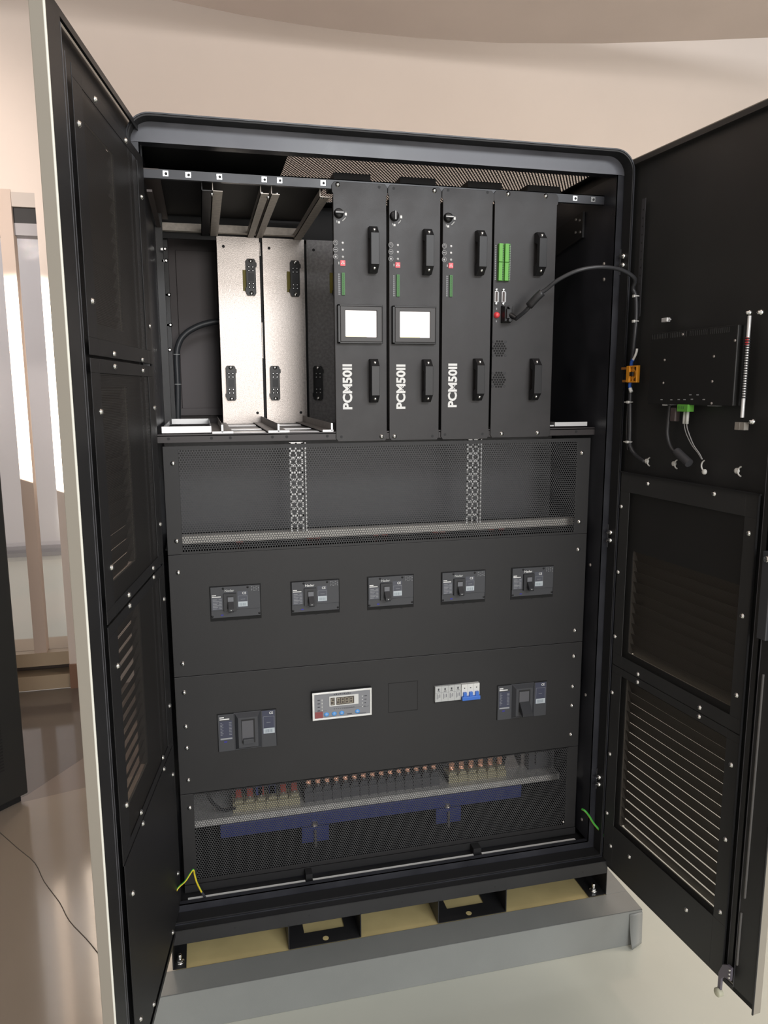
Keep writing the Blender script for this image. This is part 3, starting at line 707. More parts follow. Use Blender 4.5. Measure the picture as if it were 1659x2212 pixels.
for z_ in (1.6456, 1.5658):
    b = MB(); p_ = .0070
    for r_ in range(-3, 4):
        n_ = 6 - abs(r_) if abs(r_) < 3 else 3
        for c_ in range(n_):
            x_ = (c_ - (n_ - 1) / 2) * p_ ; 
            b.cyl((x_, -.0028, r_ * .0060), (x_, 0, r_ * .0060), .0028, 8)
    b.mt(1)
    for sx in (-1, 1):
        for sz in (-1, 1): b.torus((sx * .0168, -.0027, sz * .0170), .0026, .0006, n=12, k=4)
    v_ = b.build('fan_vent', [mat('hole_black', (.003, .003, .003), .8), PLAG], cm); v_.location = (.8303 - X0, 0, z_ - Z0)

# ================================================================== CIRCUIT BREAKERS
def small_breaker(x0, label, lit):
    W, H = .125, .0885; t = empty('circuit_breaker', (x0, -.001, .9685)); tag(t, label, 'circuit breaker', 'small breakers in a row')
    b = MB(); b.box(-.001, W + .001, .0, .001, -.001, H + .001); b.mt(1)
    for k in range(3): b.box(W * (.27 + .24 * k) - .003, W * (.27 + .24 * k) + .003, -.0004, .0, -.0035, -.0015)
    b.build('cutout_edge', [mat('cutout_black', (.003, .003, .003), .8), BLKD], t)
    b = MB(); z1 = H * .09
    b.box(.0015, W - .0015, -.0045, 0, H * .31, H - .0008).box(.0015, W - .0015, -.0028, 0, z1, H * .31 - .0006)
    b.build('case', PLAG, t, bevel=.0005)
    b = MB(); b.box(W * .265, W * .515, -.0105, -.004, H * .285, H * .80); b.mt(1).box(W * .325, W * .455, -.0109, -.0105, H * .36, H * .73); b.mt(2).box(W * .345, W * .455, -.0112, -.0109, H * .55, H * .70)
    hs = b.build('toggle_housing', [PLAH, BLKD, mat('toggle_light', (.16, .165, .18), .5)], t, bevel=.0006)
    b = MB(); b.prism([(-.0105, H * .56), (-.0105, H * .36), (-.024, H * .30), (-.026, H * .33), (-.026, H * .40), (-.012, H * .57)], 'x', W * .345, W * .455); b.mt(1).cyl((W * .4, -.0262, H * .36), (W * .4, -.0258, H * .36), .0015, 8)
    b.build('toggle', [PLAH, GPL], t, bevel=.0005)
    b = MB(); b.box(W * .035, W * .235, -.0048, -.0045, H * .33, H * .68); b.mt(1)
    for k in range(7): b.box(W * .05, W * (.13 + .02 * (k % 3)), -.005, -.0048, H * (.36 + .044 * k), H * (.372 + .044 * k)).box(W * .17, W * .225, -.005, -.0048, H * (.36 + .044 * k), H * (.372 + .044 * k))
    b.mt(2).box(W * .035, W * .12, -.0048, -.0045, H * .74, H * .765).box(W * .035, W * .21, -.0048, -.0045, H * .695, H * .72)
    b.build('rating_label', [mat('rating_grey', (.10, .105, .125), .5), GPR, WHT], t)
    b = MB(); b.box(W * .54, W * .74, -.0048, -.0045, H * .36, H * .84); b.mt(1).frame(W * .55, W * .735, H * .40, H * .70, .0004, -.0050, -.0048); b.mt(2).box(W * .55, W * .735, -.0052, -.0048, H * .39, H * .535)
    b.mt(3)
    for k in range(6): b.box(W * (.575 + .023 * k), W * (.583 + .023 * k + .003 * (k % 2)), -.0053, -.0052, H * .41, H * .49)
    b.mt(1).box(W * .60, W * .69, -.005, -.0048, H * .60, H * .608)
    b.build('approval_label', [LBL if False else mat('approval_grey', (.075, .08, .10), .5), GPR, BARC, mat('barcode_ink', (.2, .25, .28), .5)], t)
    text('approval_mark', 'CE', .0062, WHT, t, (W * .635, -.0049, H * .745), width=.0095, bold=.02)
    text('maker_lettering', 'Nader', .0062, WHT if lit else GPL, t, (W * .29, -.0049, H * .842), width=.0235, bold=.03)
    b = MB()
    for r_ in range(4):
        for c_ in range(4): b.box(W * (.815 + .045 * c_), W * (.815 + .045 * c_ + .008 + .012 * ((r_ + c_) % 2)), -.0048, -.0045, H * (.83 + .038 * r_), H * (.845 + .038 * r_))
    b.mt(1).box(W * .20, W * .25, -.0031, -.0028, H * .15, H * .18)
    b.build('settings_print', [GPR, BLUM], t)
    for (fx, fz) in ((.26, .945), (.745, .945), (.035, .14), (.965, .155)):
        q = MB().lathe([(.0028, 0), (.0028, .0004), (.0001, .0005)], 12).build('case_screw', BLKD, t); q.location = (W * fx, -.0046 if fz > .5 else -.0029, H * fz)
    return t
bl = [('dark grey breaker at the left end of the upper row of five', 0), ('second dark grey breaker from the left in the upper row', 1), ('middle dark grey breaker of the upper row of five', 0), ('fourth dark grey breaker from the left in the upper row', 0), ('dark grey breaker at the right end of the upper row, maker lettering bright', 1)]
for x, (l, lit) in zip((.0735, .2757, .4763, .6791, .8805), bl): small_breaker(x, l, lit)

def big_breaker(x0, z0, label, down):
    W, H = .150, .1015; t = empty('circuit_breaker', (x0, -.001, z0)); tag(t, label, 'circuit breaker')
    MB().box(-.001, W + .001, 0, .001, -.001, H + .001).build('cutout_edge', mat('cutout_black', (.003, .003, .003), .8), t)
    b = MB(); b.box(.0008, W * .275, -.003, 0, .0, H - .0008).box(W * .74, W - .0008, -.003, 0, 0, H - .0008).box(W * .275, W * .74, -.001, 0, 0, H); b.build('case', PLAG, t, bevel=.0005)
    # raised centre with chamfered top
    xa, xb = W * .29, W * .73
    b = MB(); v = [(xa, -.001, H * .02), (xb, -.001, H * .02), (xb, -.001, H * .99), (xa, -.001, H * .99), (xa + .008, -.014, H * .10), (xb - .008, -.014, H * .10), (xb - .008, -.014, H * .90), (xa + .008, -.014, H * .90)]
    b.add(v, [(0, 1, 5, 4), (1, 2, 6, 5), (2, 3, 7, 6), (3, 0, 4, 7), (4, 5, 6, 7)]); b.mt(1).box(W * .395, W * .625, -.0145, -.0135, H * .22, H * .86)
    b.mt(2).box(W * .405, W * .60, -.015, -.0145, H * (.50 if down else .30), H * .82)
    b.build('toggle_housing', [PLAG, BLKD, mat('slider_grey', (.10, .10, .11), .5)], t, bevel=.0004)
    b = MB()
    if down: b.prism([(-.0145, H * .52), (-.0145, H * .26), (-.036, H * .16), (-.039, H * .18), (-.039, H * .27), (-.016, H * .52)], 'x', W * .41, W * .61)
    else: b.prism([(-.0145, H * .36), (-.0145, H * .22), (-.021, H * .21), (-.021, H * .34)], 'x', W * .42, W * .60)
    b.build('toggle', PLAH if down else PLAG, t, bevel=.0008)
    b = MB(); b.box(W * .035, W * .245, -.0032, -.003, H * .30, H * .82); b.mt(1)
    for k in range(9): b.box(W * .045, W * (.075 + .02 * (k % 2)), -.0034, -.0032, H * (.44 + .04 * k), H * (.45 + .04 * k)).box(W * .19, W * .235, -.0034, -.0032, H * (.44 + .04 * k), H * (.45 + .04 * k))
    b.box(W * .04, W * .24, -.0034, -.0032, H * .32, H * .36)
    b.mt(2).box(W * .035, W * .11, -.0032, -.003, H * .90, H * .93).box(W * .035, W * .20, -.0032, -.003, H * .85, H * .88).mt(3).box(W * .10, W * .15, -.0032, -.003, H * .24, H * .27)
    b.build('rating_label', [LBLD, GPR, WHT, BLUM], t)
    b = MB(); b.box(W * .76, W * .975, -.0032, -.003, H * .36, H * .99); b.mt(1).frame(W * .775, W * .965, H * .38, H * .83, .0005, -.0034, -.0032); b.mt(2).box(W * .775, W * .968, -.0036, -.0032, H * .37, H * .51); b.mt(3)
    for k in range(7): b.box(W * (.80 + .02 * k), W * (.806 + .02 * k + .003 * (k % 2)), -.0037, -.0036, H * .395, H * .48)
    b.mt(1).box(W * .83, W * .90, -.0034, -.0032, H * .66, H * .667)
    b.build('approval_label', [LBLD, GPR, BARC, mat('barcode_ink', (.12, .15, .2), .5)], t)
    text('approval_mark', 'CE', .0065, WHT, t, (W * .88, -.0034, H * .89), width=.010, bold=.02)
    return t
big_breaker(.0790, .6175, 'large dark grey breaker at lower left beside the digital meter, its toggle flush', False)
big_breaker(.8470, .6190, 'large dark grey breaker at lower right with its toggle lever sticking out', True)

# ================================================================== DIGITAL METER
W, H = .1605, .0772
t = empty('digital_meter', (.3225, -.001, .6802)); tag(t, 'digital panel meter with silver rim, five digit window and blue buttons', 'meter')
MB().box(0, W, -.012, 0, 0, H).build('case', PLAS, t, bevel=.001)
MB().frame(.0005, W - .0002, .0004, H - .0004, (.0055, .0050, .0050, .0050), -.0145, -.012).build('rim', SIL, t, bevel=.0006)
MB().box(.004, W - .004, -.0128, -.0119, .004, H - .004).build('face', MTR, t)
b = MB(); b.box(W * .285, W * .775, -.0138, -.0128, H * .46, H * .82); dsp = b.build('digit_window', WPL, t, bevel=.0004)
MB().box(W * .305, W * .375, -.0140, -.0138, H * .50, H * .77).box(W * .40, W * .70, -.0140, -.0138, H * .50, H * .77).build('display_glass', DISP, dsp)
SEG = {'5': 'afgcd', '9': 'abfgcd', '8': 'abcdefg', 'S': 'afgcd'}
b = MB()
def seg(ch, x, z, w, h):
    q = .0009; s_ = {'a': (x, x + w, z + h - q, z + h), 'g': (x, x + w, z + h / 2 - q / 2, z + h / 2 + q / 2), 'd': (x, x + w, z, z + q), 'f': (x, x + q, z + h / 2, z + h), 'b': (x + w - q, x + w, z + h / 2, z + h), 'e': (x, x + q, z, z + h / 2), 'c': (x + w - q, x + w, z, z + h / 2)}
    for k in SEG[ch]: a = s_[k]; b.box(a[0], a[1], -.0142, -.0140, a[2], a[3])
seg('5', W * .318, H * .535, .0072, .0155)
for k, ch in enumerate('9888'): seg(ch, W * (.415 + .070 * k), H * .535, .0078, .0155); b.box(W * (.415 + .070 * k) + .0088, W * (.415 + .070 * k) + .0098, -.0142, -.0140, H * .53, H * .545)
b.build('digits', DIG, dsp)
b = MB(); b.mt(0)
for k in range(4):
    for fx in (.165, .84): b.cyl((W * fx, -.0135, H * (.72 - .125 * k)), (W * fx, -.0128, H * (.72 - .125 * k)), .0014, 8)
    b.box(W * .163, W * .167, -.0130, -.0128, H * (.60 - .1 * k), H * (.72 - .1 * k))
    b.mt(1).box(W * .09, W * .13, -.0130, -.0128, H * (.705 - .125 * k), H * (.735 - .125 * k)).box(W * .875, W * (.92 - .01 * k), -.0130, -.0128, H * (.705 - .125 * k), H * (.735 - .125 * k)).mt(0)
b.mt(1)
for k in range(9): b.box(W * (.36 + .033 * k), W * (.383 + .033 * k), -.0130, -.0128, H * .86, H * (.885 + .015 * (k % 2)))
for k in range(11): b.box(W * (.36 + .033 * k), W * (.372 + .033 * k), -.0130, -.0128, H * .34, H * .375)
b.box(W * .58, W * .66, -.0130, -.0128, H * .115, H * .14).box(W * .75, W * .90, -.0130, -.0128, H * .10, H * .115)
b.box(W * .08, W * .24, -.0130, -.0128, H * .315, H * .322).box(W * .52, W * .95, -.0130, -.0128, H * .335, H * .341)
b.build('meter_print', [WPL, mat('meter_ink', (.05, .05, .06), .6)], t)
MB().box(W * .045, W * .175, -.0132, -.0128, H * .075, H * .30).build('red_field', MRED, t)
for fx in (.235, .365, .49, .755):
    q = MB(); q.lathe([(.0068, 0), (.0066, .001), (.005, .0017), (.0002, .002)], 20); q.mt(1).box(-.0028, .0028, -.0022, -.0019, -.0006, .0006).box(-.0005, .0005, -.0022, -.0019, -.002, .002)
    o = q.build('button', [BLUB, WPL], t); o.location = (W * fx, -.0128, H * .185); o.scale = (1.0, 1, .85)

# surge protector and three pole breaker
t = empty('surge_protector', (.6622, -.001, .6945)); tag(t, 'light grey four section surge protector in the lower panel beside the white breaker', 'surge protector')
for k in range(4):
    b = MB(); x = k * .01865; b.box(x, x + .0183, -.008, 0, 0, .0445); b.mt(1).box(x + .0075, x + .0115, -.0084, -.008, .0325, .0385).box(x + .006, x + .0135, -.0084, -.008, .0290, .0305)
    b.mt(2).box(x + .0045, x + .0065, -.0084, -.008, .008, .023).box(x + .0085, x + .0095, -.0084, -.008, .010, .020).box(x + .012, x + .0145, -.0084, -.008, .012, .0215).box(x, x + .0183, -.0082, -.008, .0255, .0262)
    b.build('section', [GPL, mat('dark_ink', (.06, .06, .07), .5), mat('mid_ink', (.22, .22, .24), .5)], t, bevel=.0004)
MB().box(0, .076, -.0015, 0, -.006, -.0005).box(.034, .042, -.003, 0, -.004, 0).build('lower_gap', BLKD, t)
t = empty('miniature_breaker', (.7370, -.001, .6940)); tag(t, 'white three pole breaker with blue toggles at the right of the surge protector', 'circuit breaker')
b = MB()
for k in range(3): b.box(k * .0175, k * .0175 + .0172, -.012, 0, .008, .0455); b.mt(1).box(k * .0175 + .007, k * .0175 + .010, -.0124, -.012, .033, .036).mt(0)
b.build('case', [WPL, mat('dark_ink2', (.06, .06, .07), .5)], t, bevel=.0005)
for k in range(3): MB().box(k * .0175 + .004, k * .0175 + .0135, -.018, -.011, .010, .0235).build('toggle', BLUT, t, bevel=.0006)
MB().box(0, .0525, -.020, -.010, .001, .012).build('toggle_bar', BLUT, t, bevel=.0012)

# ================================================================== DOORS
def door(h, e, sgn, z0, z1, w_hinge):
    """door mesh in a local frame: x = hinge to free edge, y*sgn = outwards, z up from z0"""
    d = Vector((e[0] - h[0], e[1] - h[1])).normalized()
    return d, math.atan2(d.y, d.x)
def louvres(mb, u0, u1, za, zb, sgn, pitch=.0285):
    mb.box(u0 - .001, u0, min(sgn * .0175, sgn * .0362), max(sgn * .0175, sgn * .0362), za - .004, zb + .004)
    mb.box(u1, u1 + .001, min(sgn * .0175, sgn * .0362), max(sgn * .0175, sgn * .0362), za - .004, zb + .004)
    z = za - .0105
    while z < zb - .004:
        # slat: inner top edge at the skin, outer bottom edge standing off
        yi, yo = sgn * .0225, sgn * .0362
        p = [(yi, z + .0362), (yi + sgn * .0010, z + .0366), (yo + sgn * .001, z + .0006), (yo, z)]
        mb.prism(p, 'x', u0, u1)
        z += pitch
def skin(mb, x0, x1, z0, z1, holes, y0, y1):
    xs = sorted({x0, x1, *[h[0] for h in holes], *[h[1] for h in holes]}); zs = sorted({z0, z1, *[h[2] for h in holes], *[h[3] for h in holes]})
    for i in range(len(xs) - 1):
        for j in range(len(zs) - 1):
            cx, cz = (xs[i] + xs[i + 1]) / 2, (zs[j] + zs[j + 1]) / 2
            if not any(a < cx < b_ and c < cz < d_ for a, b_, c, d_ in holes): mb.box(xs[i], xs[i + 1], min(y0, y1), max(y0, y1), zs[j], zs[j + 1])
def filter_panel(dr, x0, x1, z0, z1, hole, sgn, name='filter_panel'):
    """screwed cover: sheet frame with fine mesh in its window; local z already relative"""
    yy = (-sgn * .0005, sgn * .0012)
    b = MB(); skin(b, x0, x1, z0, z1, [hole], yy[0], yy[1]) if hole else b.box(x0, x1, min(yy), max(yy), z0, z1)
    o = b.build(name, BLKP if sgn < 0 else DOORP, dr, bevel=.0006)
    if hole:
        q = MB(); a = hole; y = sgn * .0016; q.add([(a[0], y, a[2]), (a[1], y, a[2]), (a[1], y, a[3]), (a[0], y, a[3])], [(0, 1, 2, 3)]); q.build('filter_mesh', PERFF if sgn > 0 else PERFL, o)
    return o
ZB = .198
def make_door(h, e, sgn, U, ztop, holes, label_side):
    d = Vector((e[0] - h[0], e[1] - h[1])).normalized(); rz = math.atan2(d.y, d.x)
    b = MB()
    # inner tray: border strip at free edge, hinge strip, top and bottom strips at y=0
    def bx(x0, x1, y0, y1, z0, z1): b.box(x0, x1, min(sgn * y0, sgn * y1), max(sgn * y0, sgn * y1), z0, z1)
    Hh = ztop - ZB
    bx(.477, U, 0, .0015, 0, Hh); bx(.477, .4785, 0, .016, .02, Hh - .012)
    bx(.452, .454, .004, .016, .03, Hh - .05); bx(.454, .466, .0035, .005, .03, Hh - .05)
    bx(-.062, -.052, 0, .0015, 0, Hh); bx(-.062, U, 0, .0015, Hh - .012, Hh); bx(-.062, U, 0, .0015, 0, .012)
    bx(-.062, -.060, 0, .022, 0, Hh); 
    bx(-.062, U, .0015, .012, Hh - .0015, Hh); bx(-.062, U, .0015, .012, 0, .0015)
    bh = [(a, c, z0 - ZB, z1 - ZB) for a, c, z0, z1 in holes]
    skin(b, -.062, U - .002, .001, Hh - .001, bh, sgn * .016, sgn * .018)
    dr = b.build('cabinet_door', BLK if sgn < 0 else DOORB, cab); dr.location = (h[0] - OX, h[1], ZB - OZ); dr.rotation_euler = (0, 0, rz)
    b = MB()
    skin(b, -.062, U, -.012, Hh + .011, bh, sgn * .0185, sgn * .0222)
    b.box(U, U + .0028, min(sgn * .0008, sgn * .0222), max(sgn * .0008, sgn * .0222), -.012, Hh + .002)
    o = b.build('outer_skin', DOORG, dr, bevel=.0012)
    for a, c, z0, z1 in bh:
        q = MB(); louvres(q, a, c, z0, z1, sgn); q.build('louvre_slats', LOUV, dr)
    q = MB(); q.cyl((U + .0012, sgn * .0012, -.012), (U + .0012, sgn * .0012, Hh + .002), .0021, 10); q.build('corner_rod', EDGEHI if sgn < 0 else BLK, dr)  # pale rod paints the corner highlight on the left door
    q = MB(); q.box(.4765, .4785, -.0006, .0006, .01, Hh - .02).box(.4525, .4540, sgn * .0035 - .0006, sgn * .0035 + .0006, .03, Hh - .05); q.build('fold_highlight', LINE, dr)  # thin pale strips painting the light on the folds
    return dr
L_h, L_e = (-.040, -.09), (-.1189, -.628)
dl = make_door(L_h, L_e, -1, .543, 2.107, [(.134, .375, 1.66, 2.0), (.134, .375, 1.185, 1.55), (.134, .375, .72, 1.115)], 'L')
dl['label'] = 'left door seen almost edge on with three screwed mesh covers'
pl1 = filter_panel(dl, -.052, .437, 1.601 - ZB, 2.048 - ZB, (.0, .385, 1.63 - ZB, 2.028 - ZB), -1)
pl2 = filter_panel(dl, -.052, .437, 1.136 - ZB, 1.596 - ZB, (.0, .385, 1.16 - ZB, 1.572 - ZB), -1)
pl3 = filter_panel(dl, -.052, .437, .670 - ZB, 1.131 - ZB, (.0, .378, .69 - ZB, 1.11 - ZB), -1)
pl4 = filter_panel(dl, -.052, .430, .228 - ZB, .666 - ZB, None, -1, 'cover_panel')
RL = (0, 0, R(180))
def dscrews(p, pts, sgn, me=SC6):
    for (u, z) in pts:
        o = D.objects.new('screw', me); COL.objects.link(o); o.parent = p; o.location = (u, -sgn * .0005, z - ZB)
        o.rotation_euler = (0, 0, 0 if sgn > 0 else R(180))
dscrews(pl1, [(.309, 2.038), (.416, 1.964), (.097, 2.036), (-.025, 1.958), (.405, 1.690), (-.040, 1.685), (.285, 1.609), (.054, 1.607)], -1)
dscrews(pl2, [(.286, 1.586), (.055, 1.584), (.396, 1.506), (-.044, 1.502), (.392, 1.229), (-.040, 1.230), (.283, 1.148), (.060, 1.148)], -1)
dscrews(pl3, [(.283, 1.126), (.060, 1.127), (.392, 1.044), (-.038, 1.048), (.392, .768), (-.037, .778), (.067, .696), (.291, .692)], -1)
dscrews(pl4, [(.061, .664), (.282, .662), (-.033, .599), (.389, .581), (-.032, .329), (.064, .238), (.283, .240), (.390, .305)], -1)

R_h = (1.143, -.12); R_e = (1.143 + .09 * .54, -.12 - .996 * .54)
drr = make_door(R_h, R_e, 1, .533, 2.102, [(.024, .403, .335, .775), (.024, .403, .84, 1.12)], 'R')
drr['label'] = 'right door swung open, bright slits showing through its lower louvres'
pr1 = filter_panel(drr, -.018, .444, .797 - ZB, 1.325 - ZB, (.02, .408, .83 - ZB, 1.275 - ZB), 1)
pr2 = filter_panel(drr, -.018, .444, .207 - ZB, .795 - ZB, (.023, .404, .333 - ZB, .775 - ZB), 1)
b = MB(); b.box(-.018, .449, -.005, .0, 1.3245 - ZB, 1.328 - ZB).box(.444, .4465, -.005, 0, .207 - ZB, 1.328 - ZB); b.build('cover_lip', BLK, drr)
dscrews(pr1, [(.090, 1.307), (.316, 1.311), (-.012, 1.234), (.422, 1.241), (.422, 1.061), (-.012, 1.056), (-.012, .876), (.423, .882), (.092, .807), (.317, .809)], 1)
dscrews(pr2, [(.092, .785), (.317, .787), (-.012, .715), (.423, .719), (-.009, .535), (.423, .539), (-.009, .356), (.424, .358), (.015, .269), (.097, .288), (.319, .288)], 1)
# hole strip, hinges, lock rod, catch bracket of the right door
b = MB(); b.box(.012, .026, -.001, .0, 1.72 - ZB, 2.0 - ZB); b.mt(1)
for k in range(13): b.cyl((.019, -.0013, 1.74 + .0195 * k - ZB), (.019, -.0008, 1.74 + .0195 * k - ZB), .0022, 8)
b.build('hole_strip', [mat('strip_grey', (.045, .045, .05), .5), BLKD], drr)
for zc in (1.8635 - ZB, 1.148 - ZB, .437 - ZB):
    b = MB(); b.box(-.085, -.058, -.006, -.002, zc - .033, zc + .030); b.box(-.06, -.03, -.003, 0, zc - .028, zc + .025); b.mt(1)
    for s_ in (.011, -.011):
        b.lathe([(.0062, 0), (.0062, .007), (.004, .0085), (.0001, .009)], 10, (-.044, -.003, zc + s_)); b.cyl((-.044, -.018, zc + s_), (-.044, -.003, zc + s_), .0032, 8)
        b.box(-.079, -.071, -.0066, -.006, zc + s_ * 1.3 - .005, zc + s_ * 1.3 + .005)
    b.build('hinge', [PLAG, CHR], drr)
b = MB(); b.box(.484, .487, -.004, .0, 1.03 - ZB, 2.05 - ZB).box(.490, .4925, -.004, 0, .44 - ZB, .955 - ZB).box(.484, .4865, -.004, 0, .27 - ZB, .40 - ZB)
b.build('lock_rod', mat('rod_grey', (.16, .155, .15), .4), drr)
b = MB(); b.box(.474, .498, -.012, .0, 1.03 - ZB, 1.215 - ZB); b.mt(1).lathe([(.007, 0), (.007, .004), (.0001, .005)], 12, (.486, -.012, 1.20 - ZB)); b.build('lock_case', [PLAG, CHR], drr, bevel=.002)
b = MB(); pf = [(.482, .262), (.482, .230), (.462, .224), (.4555, .214), (.4555, .182), (.446, .182), (.446, .225), (.456, .252), (.470, .262)]
b.prism([(x, z - ZB) for x, z in pf], 'y', -.014, -.008); b.mt(1).lathe([(.010, 0), (.010, .010), (.008, .012), (.0001, .0125)], 18, (.4505, -.008, .176 - ZB)); b.mt(2)
for z in (.255, .245, .236): b.lathe([(.0028, 0), (.0028, .002), (.0002, .0025)], 8, (.478, -.014, z - ZB))
b.build('catch_bracket', [mat('violet_grey_steel', (.17, .155, .19), .35, metal=.3), mat('catch_roller', (.55, .55, .42), .5), CHR], drr, bevel=.001)

DM = Matrix.Translation((R_h[0], R_h[1], 0)) @ Matrix.Rotation(math.atan2(-.996, .09), 4, 'Z')
def dw(u, w, z): return tuple(DM @ Vector((u, -w, z)))     # w = towards the room from the right door's inner face
rzr = math.atan2(-.996, .09)
# ---- controller box on the right door
t = empty('controller_unit', dw(.10, 0, 1.46), rzr); tag(t, 'black controller unit fixed high on the inside of the right door', 'controller')
MB().box(0, .275, -.022, 0, .045, .212).build('case', mat('controller_black', (.014, .014, .014), .5), t, bevel=.002)
b = MB()
for k in range(44):
    if k % 11 == 10: continue
    u = .006 + k * .0058; z0 = .205; b.box(u, u + .0012, -.0224, -.022, .198 - .000 * k, .209)
b.build('vent_slots', mat('slot_edge', (.06, .06, .06), .5), t)
for (u, z) in ((.054, .148), (.212, .150), (.054, .095), (.212, .097), (.214, .05), (.111, .203), (.269, .18)):
    q = MB().lathe([(.003, 0), (.0028, .0012), (.0003, .002)], 10).build('screw', GALD, t); q.location = (u, -.022, z)
b = MB(); b.cyl((.293, -.012, .022), (.293, -.012, .228), .0038, 10); b.mt(1)
for k in range(24): b.cyl((.293, -.012, .062 + k * .0052), (.293, -.012, .0645 + k * .0052), .0062, 10)
b.mt(2).box(.291, .2965, -.017, -.012, .17, .185)
b.build('spring_rod', [ZINC, BLKD, RED], t)
for (u, z) in ((.282, .235), (.313, .233), (.313, .014)):
    q = MB().lathe([(.0058, 0), (.0058, .006), (.0035, .007), (.0035, .011), (.0003, .0115)], 10).build('stud_nut', CHR, t); q.location = (u, 0, z)
q = MB().box(-.014, .012, -.012, 0, -.008, .008).box(-.002, .0, -.0125, -.012, -.008, .008).build('clamp_block', mat('clamp_grey', (.33, .31, .28), .45), t, bevel=.001); q.location = (.288, 0, .004)
q = MB().box(-.011, .009, -.010, 0, -.005, .005).cyl((.009, -.005, 0), (.016, -.005, 0), .002, 8).build('clamp_block', ZINC, t, bevel=.001); q.location = (.030, 0, .242)
b = MB(); b.box(.111, .145, -.026, -.008, .030, .046); b.mt(1)
for u in (.117, .124, .131): b.box(u, u + .002, -.0264, -.026, .036, .042)
b.build('green_terminal', [GRN, GRND], t, bevel=.0006)
for q in ((.052, .066, .042, .049), (.078, .090, .044, .050), (.20, .225, .044, .051)): MB().box(q[0], q[1], -.02, -.004, q[2], q[3]).build('port', ZINC, t)
b = MB()
for (u, z) in ((.051, .056), (.085, .056), (.110, .057), (.129, .057), (.153, .058), (.190, .058), (.147, .068), (.170, .068)): b.box(u - .0035, u + .0035, -.0224, -.022, z - .0012, z + .0012)
b.build('port_print', GPR, t)
# wires from the controller
o = tube('data_cable', [dw(.172, .014, 1.503), dw(.172, .016, 1.478), dw(.170, .016, 1.44), dw(.176, .014, 1.415), dw(.190, .012, 1.397), dw(.215, .01, 1.382), dw(.235, .01, 1.374)], .0045, CAB); tag(o, 'dark grey data cable hanging below the controller on the right door', 'cable')
o = MB().box(-.009, .009, -.018, -.004, -.016, .016).build('cable_plug', mat('plug_brown', (.09, .07, .07), .5), bevel=.002); o.location = dw(.187, 0, 1.482); o.rotation_euler = (0, 0, rzr); tag(o, 'brownish plug under the controller beside the green terminal', 'plug')
for k in (0, 1):
    t = empty('signal_wire', dw(.222 + .010 * k, .012, 1.498)); tag(t, 'thin signal wire with white sleeve below the green terminal, ' + ('left one' if k == 0 else 'right one'), 'wire', 'two sleeved wires')
    M_ = Matrix.Translation(t.location).inverted()
    pts = [dw(.222 + .009 * k, .012, 1.498), dw(.221 + .009 * k, .012, 1.47), dw(.223 + .008 * k, .012, 1.455), dw(.230 + .009 * k, .011, 1.438), dw(.248 + .006 * k, .01, 1.415), dw(.268 + .004 * k, .009, 1.398), dw(.280 + .002 * k, .008, 1.385)]
    w_ = tube('lead', [M_ @ Vector(p) for p in pts], .0013, mat('wire_grey', (.35, .35, .35), .4), t, n=6)
    tube('sleeve', [M_ @ Vector(p) for p in (dw(.2215 + .009 * k, .012, 1.490), dw(.2205 + .0095 * k, .012, 1.462))], .0037, WPL, t, spline=False)
# ferrite bead etc.
o = MB().cyl((-.022, 0, .012), (.022, 0, -.012), .010, 16).build('ferrite_bead', mat('bead', (.05, .05, .055), .5), bevel=.0015); o.location = dw(.226, .014, 1.385); o.rotation_euler = (0, 0, rzr); tag(o, 'thick dark bead on the cable below the controller', 'ferrite bead')
# mount clips with ties along the lower edge
for k, (u, z, l) in enumerate(((.089, 1.363, 'white cable tie clip nearest the hinge above the lower door cover'), (.188, 1.366, 'white cable tie clip below the dark bead on the right door'), (.289, 1.357, 'long white cable tie clip where the two thin wires end'), (.384, 1.369, 'white cable tie clip farthest from the hinge on the right door'))):
    b = MB(); b.lathe([(.0062, 0), (.006, .004), (.004, .006), (.0003, .0065)], 14, (-.004, 0, 0))
    if k == 2: b.torus((.0, -.004, .014), .012, .0018, n=14, k=6, a0=110, a1=270)
    else: b.torus((.012, -.005, .0), .010, .0018, n=14, k=6, a0=100, a1=265)
    o = b.build('cable_clip', WPL); o.location = dw(u, .001, z); o.rotation_euler = (0, 0, rzr); tag(o, l, 'cable clip', 'tie clips on the right door')

# ---- display cable with plug and bead
t = empty('monitor_cable', (.845, -.004, 1.7315)); tag(t, 'black plug and cable arching from the control module across to the right door', 'cable')
M_ = Matrix.Translation(t.location).inverted()
p1 = [(.862, -.030, 1.718), (.8755, -.062, 1.7365), (.8864, -.080, 1.7562), (.9005, -.092, 1.7755), (.9112, -.10, 1.7843), (.934, -.12, 1.8054), (.9759, -.14, 1.8256), (1.0282, -.15, 1.8333), (1.0822, -.152, 1.8286), (1.1225, -.150, 1.8093), dw(.014, .016, 1.788), dw(.018, .010, 1.769), dw(.020, .008, 1.74), dw(.021, .008, 1.708), dw(.018, .008, 1.66), dw(.014, .008, 1.60), dw(.013, .008, 1.56), dw(.014, .008, 1.508), dw(.018, .008, 1.45), dw(.020, .008, 1.407), dw(.028, .008, 1.39), dw(.045, .006, 1.375), dw(.080, .006, 1.362)]
tube('cord', [M_ @ Vector(p) for p in p1], .0049, mat('cable_sheen', (.035, .036, .040), .33), t, n=12)
tube('ferrite', [M_ @ Vector(p) for p in ((.8800, -.070, 1.7470), (.8925, -.086, 1.7655), (.9035, -.094, 1.7775))], .0098, CAB, t, n=16, sub=3)
b = MB(); v = [(-.013, 0, -.022), (.013, 0, -.022), (.013, 0, .022), (-.013, 0, .022), (-.010, -.020, -.019), (.010, -.020, -.019), (.010, -.020, .019), (-.010, -.020, .019)]
